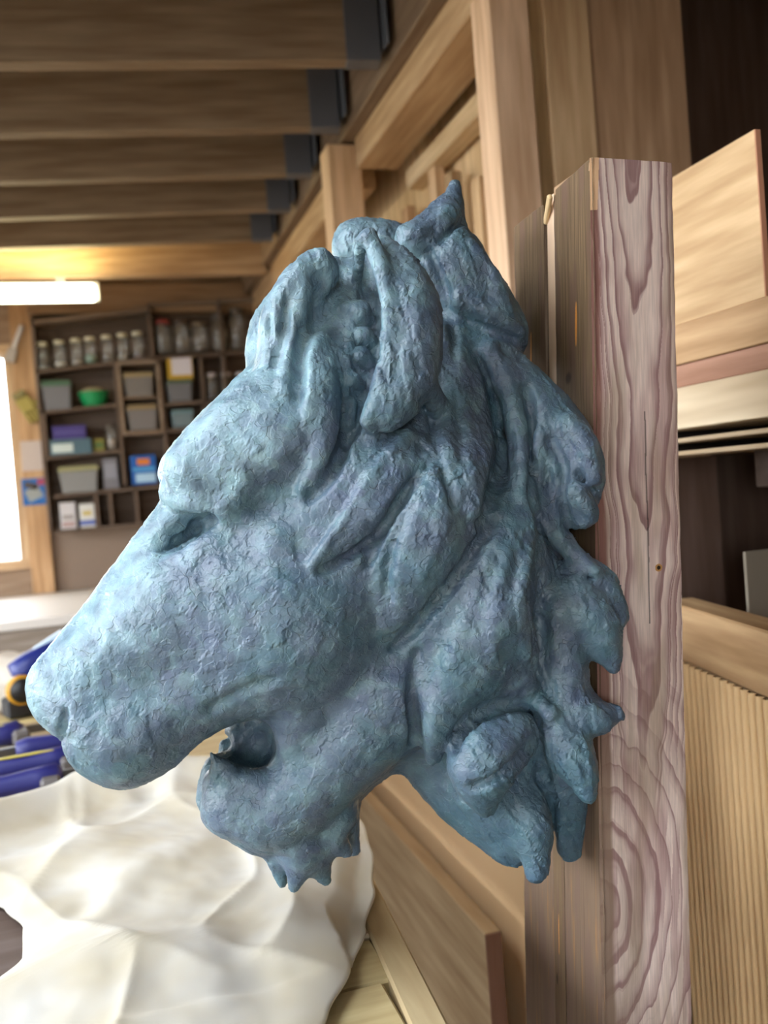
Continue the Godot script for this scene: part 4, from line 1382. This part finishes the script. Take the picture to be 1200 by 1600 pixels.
	for g in gl:
		var t := thing(g[0], g[1], "glove" if g[0] == "work_glove" else "brush", Vector3(g[2], g[3], -4.672))
		t.rotation.z = g[5]
		var b := Shape.new()
		if g[0] == "work_glove":
			b.box(Vector3(0, 0.0, 0), Vector3(0.07, 0.08, 0.022), 0.01)
			for f in 4:
				b.box(Vector3(-0.027 + 0.018 * f, -0.06 - 0.006 * (1.5 - absf(f - 1.5)), 0), Vector3(0.015, 0.06, 0.016), 0.006)
			b.box(Vector3(0.045, -0.015, 0), Vector3(0.016, 0.05, 0.016), 0.006, Basis(Vector3.BACK, 0.6))
			part("glove_body", b, plain(g[4], 0.9), t)
			part("cuff", bx(Vector3(0, 0.055, 0), Vector3(0.064, 0.035, 0.026), 0.008), plain(Color(0.50, 0.46, 0.30), 0.9), t)
		else:
			b.box(Vector3(0, 0.05, 0), Vector3(0.022, 0.12, 0.014), 0.005)
			part("handle", b, plain(g[4], 0.5), t)
			part("bristles", bx(Vector3(0, -0.045, 0), Vector3(0.05, 0.07, 0.018), 0.003, Basis(), Vector2(0.8, 1.0)), plain(Color(0.66, 0.62, 0.58), 0.9), t)

func rack():
	# boards standing behind the bench, left of the post
	var m := part("board", bx(Vector3(0, 0.372, 0), Vector3(0.028, 0.744, 1.30), 0.002), wood(Color(0.66, 0.52, 0.32), 2, 0, 2.0), self, Vector3(0.516, 0, -1.935))
	m.name = numbered("leaning_board")
	tag(m, "thick brown board on edge with a dark sawn end, behind the plank bench", "board")
	part("sawn_end", bx(Vector3(0, 0.372, 0.651), Vector3(0.0275, 0.742, 0.004), 0.001), wood(Color(0.46, 0.27, 0.17), 1, 0, 2.0), m)
	var bs := part("sheet", bx(Vector3(0, 0.62, 0), Vector3(0.012, 1.24, 1.6), 0.002), plain(Color(0.86, 0.72, 0.54), 0.7), self, Vector3(0.575, 0, -1.92))
	bs.name = numbered("sheet_board")
	tag(bs, "large smooth beige sheet standing behind the brown board and the post", "board")
	# the timber rack on the right
	var rk := thing("timber_rack", "dark timber rack right of the post carrying stacked boards", "rack", Vector3(1.05, 0, -1.2))
	part("back_board", span(Vector3(-0.185, 0, -0.17), Vector3(-0.02, 1.46, -0.14), 0.002), wood(Color(0.34, 0.22, 0.16), 1, 0, 1.0), rk)
	part("back_board", span(Vector3(-0.03, 0, -0.21), Vector3(0.25, 1.46, -0.18), 0.002), wood(Color(0.26, 0.17, 0.12), 1, 0, 2.0), rk)
	part("bearer", span(Vector3(0.0, 1.40, -0.07), Vector3(0.45, 1.462, -0.03), 0.002), wood(Color(0.24, 0.16, 0.11), 0), rk)
	part("bearer", span(Vector3(-0.05, 1.40, 0.33), Vector3(0.45, 1.462, 0.38), 0.002), wood(Color(0.24, 0.16, 0.11), 0), rk)
	part("post", span(Vector3(0.30, 0, 0.33), Vector3(0.40, 1.40, 0.38), 0.002), wood(Color(0.30, 0.2, 0.14), 1), rk)
	part("post", span(Vector3(0.30, 0, -0.07), Vector3(0.40, 1.40, -0.03), 0.002), wood(Color(0.30, 0.2, 0.14), 1), rk)
	var L := [
		["thin_board", "thin board edge lowest in the rack stack, above the dark gap", 1.462, 1.469, 0.852, 1.25, Color(0.76, 0.64, 0.46)],
		["thin_board", "thin board edge second from below in the rack stack", 1.482, 1.489, 0.850, 1.25, Color(0.78, 0.67, 0.50)],
		["cream_board", "cream-coloured thick board in the rack below the reddish board", 1.503, 1.566, 0.849, 1.22, Color(0.92, 0.82, 0.64)],
		["reddish_board", "thin reddish brown board between the cream board and the tan plank", 1.5665, 1.6, 0.851, 1.2, Color(0.72, 0.47, 0.34)],
		["tan_plank", "tan plank topmost of the flat stack, under the upright plywood", 1.601, 1.661, 0.848, 1.18, Color(0.82, 0.62, 0.38)]]
	for l in L:
		var o := part(l[0], bx(Vector3(0, (l[3] - l[2]) * 0.5, 0), Vector3(l[5] - l[4], l[3] - l[2], 0.78), 0.0015), wood(l[6], 2, 2 if l[0] == "cream_board" else 0, l[2] * 7.0), self, Vector3((l[4] + l[5]) * 0.5, l[2], -0.99))
		o.name = numbered(l[0])
		tag(o, l[1], "board")
	for k in [[1.469, 0.013], [1.489, 0.014]]:
		for z in [-1.3, -0.7]:
			part("sticker", bx(Vector3(0, k[1] * 0.5 + k[0], z + 1.2), Vector3(0.3, k[1], 0.03), 0.001), wood(Color(0.14, 0.10, 0.07), 0), rk)
	var ply := part("plywood", bx(Vector3(0, 0.11, 0), Vector3(0.009, 0.22, 0.36), 0.0008), wood(Color(0.90, 0.72, 0.47), 2, 0, 4.0), self, Vector3(0.855, 1.661, -1.166))
	ply.name = numbered("plywood_sheet")
	tag(ply, "pale plywood sheet standing on edge on top of the rack stack", "board")
	part("sawn_edge", bx(Vector3(0, 0.11, 0.1805), Vector3(0.0088, 0.219, 0.002), 0.0005), plain(Color(0.76, 0.54, 0.42), 0.8), ply)
	# ribbed panel with its rail, standing below
	var rp := thing("ribbed_panel", "tan ribbed panel with upright flutes standing right of the post", "panel", Vector3(0.867, 0, -1.28), "", -0.21)
	var n := 24
	var st := Shape.new(true)
	var pitch := 0.0205
	for i in n * 8:
		var a := float(i) / 8.0
		var b := float(i + 1) / 8.0
		var xa := 0.009 * absf(sin(PI * a))
		var xb := 0.009 * absf(sin(PI * b))
		var za := a * pitch
		var zb := b * pitch
		st.raw(Vector3(-xa, 0, za), Vector3(-xa, 1.135, za), Vector3(-xb, 1.135, zb))
		st.raw(Vector3(-xa, 0, za), Vector3(-xb, 1.135, zb), Vector3(-xb, 0, zb))
	part("flutes", st, plain(Color(0.88, 0.74, 0.54), 0.6), rp)
	part("backing", span(Vector3(0.0005, 0, 0), Vector3(0.012, 1.134, n * pitch), 0.001), wood(Color(0.80, 0.62, 0.40), 1, 2), rp)
	part("rail", span(Vector3(-0.004, 1.136, -0.01), Vector3(0.05, 1.226, n * pitch), 0.003), wood(Color(0.84, 0.64, 0.38), 2, 0, 3.0), rp)
	var cd := part("card", bx(Vector3(0, 0.655, 0), Vector3(0.20, 1.31, 0.006), 0.001), plain(Color(0.52, 0.48, 0.42), 0.8), self, Vector3(1.005, 0, -1.13))
	cd.name = numbered("grey_card")
	tag(cd, "grey-beige card standing upright behind the ribbed panel's rail at the picture's right edge", "card")
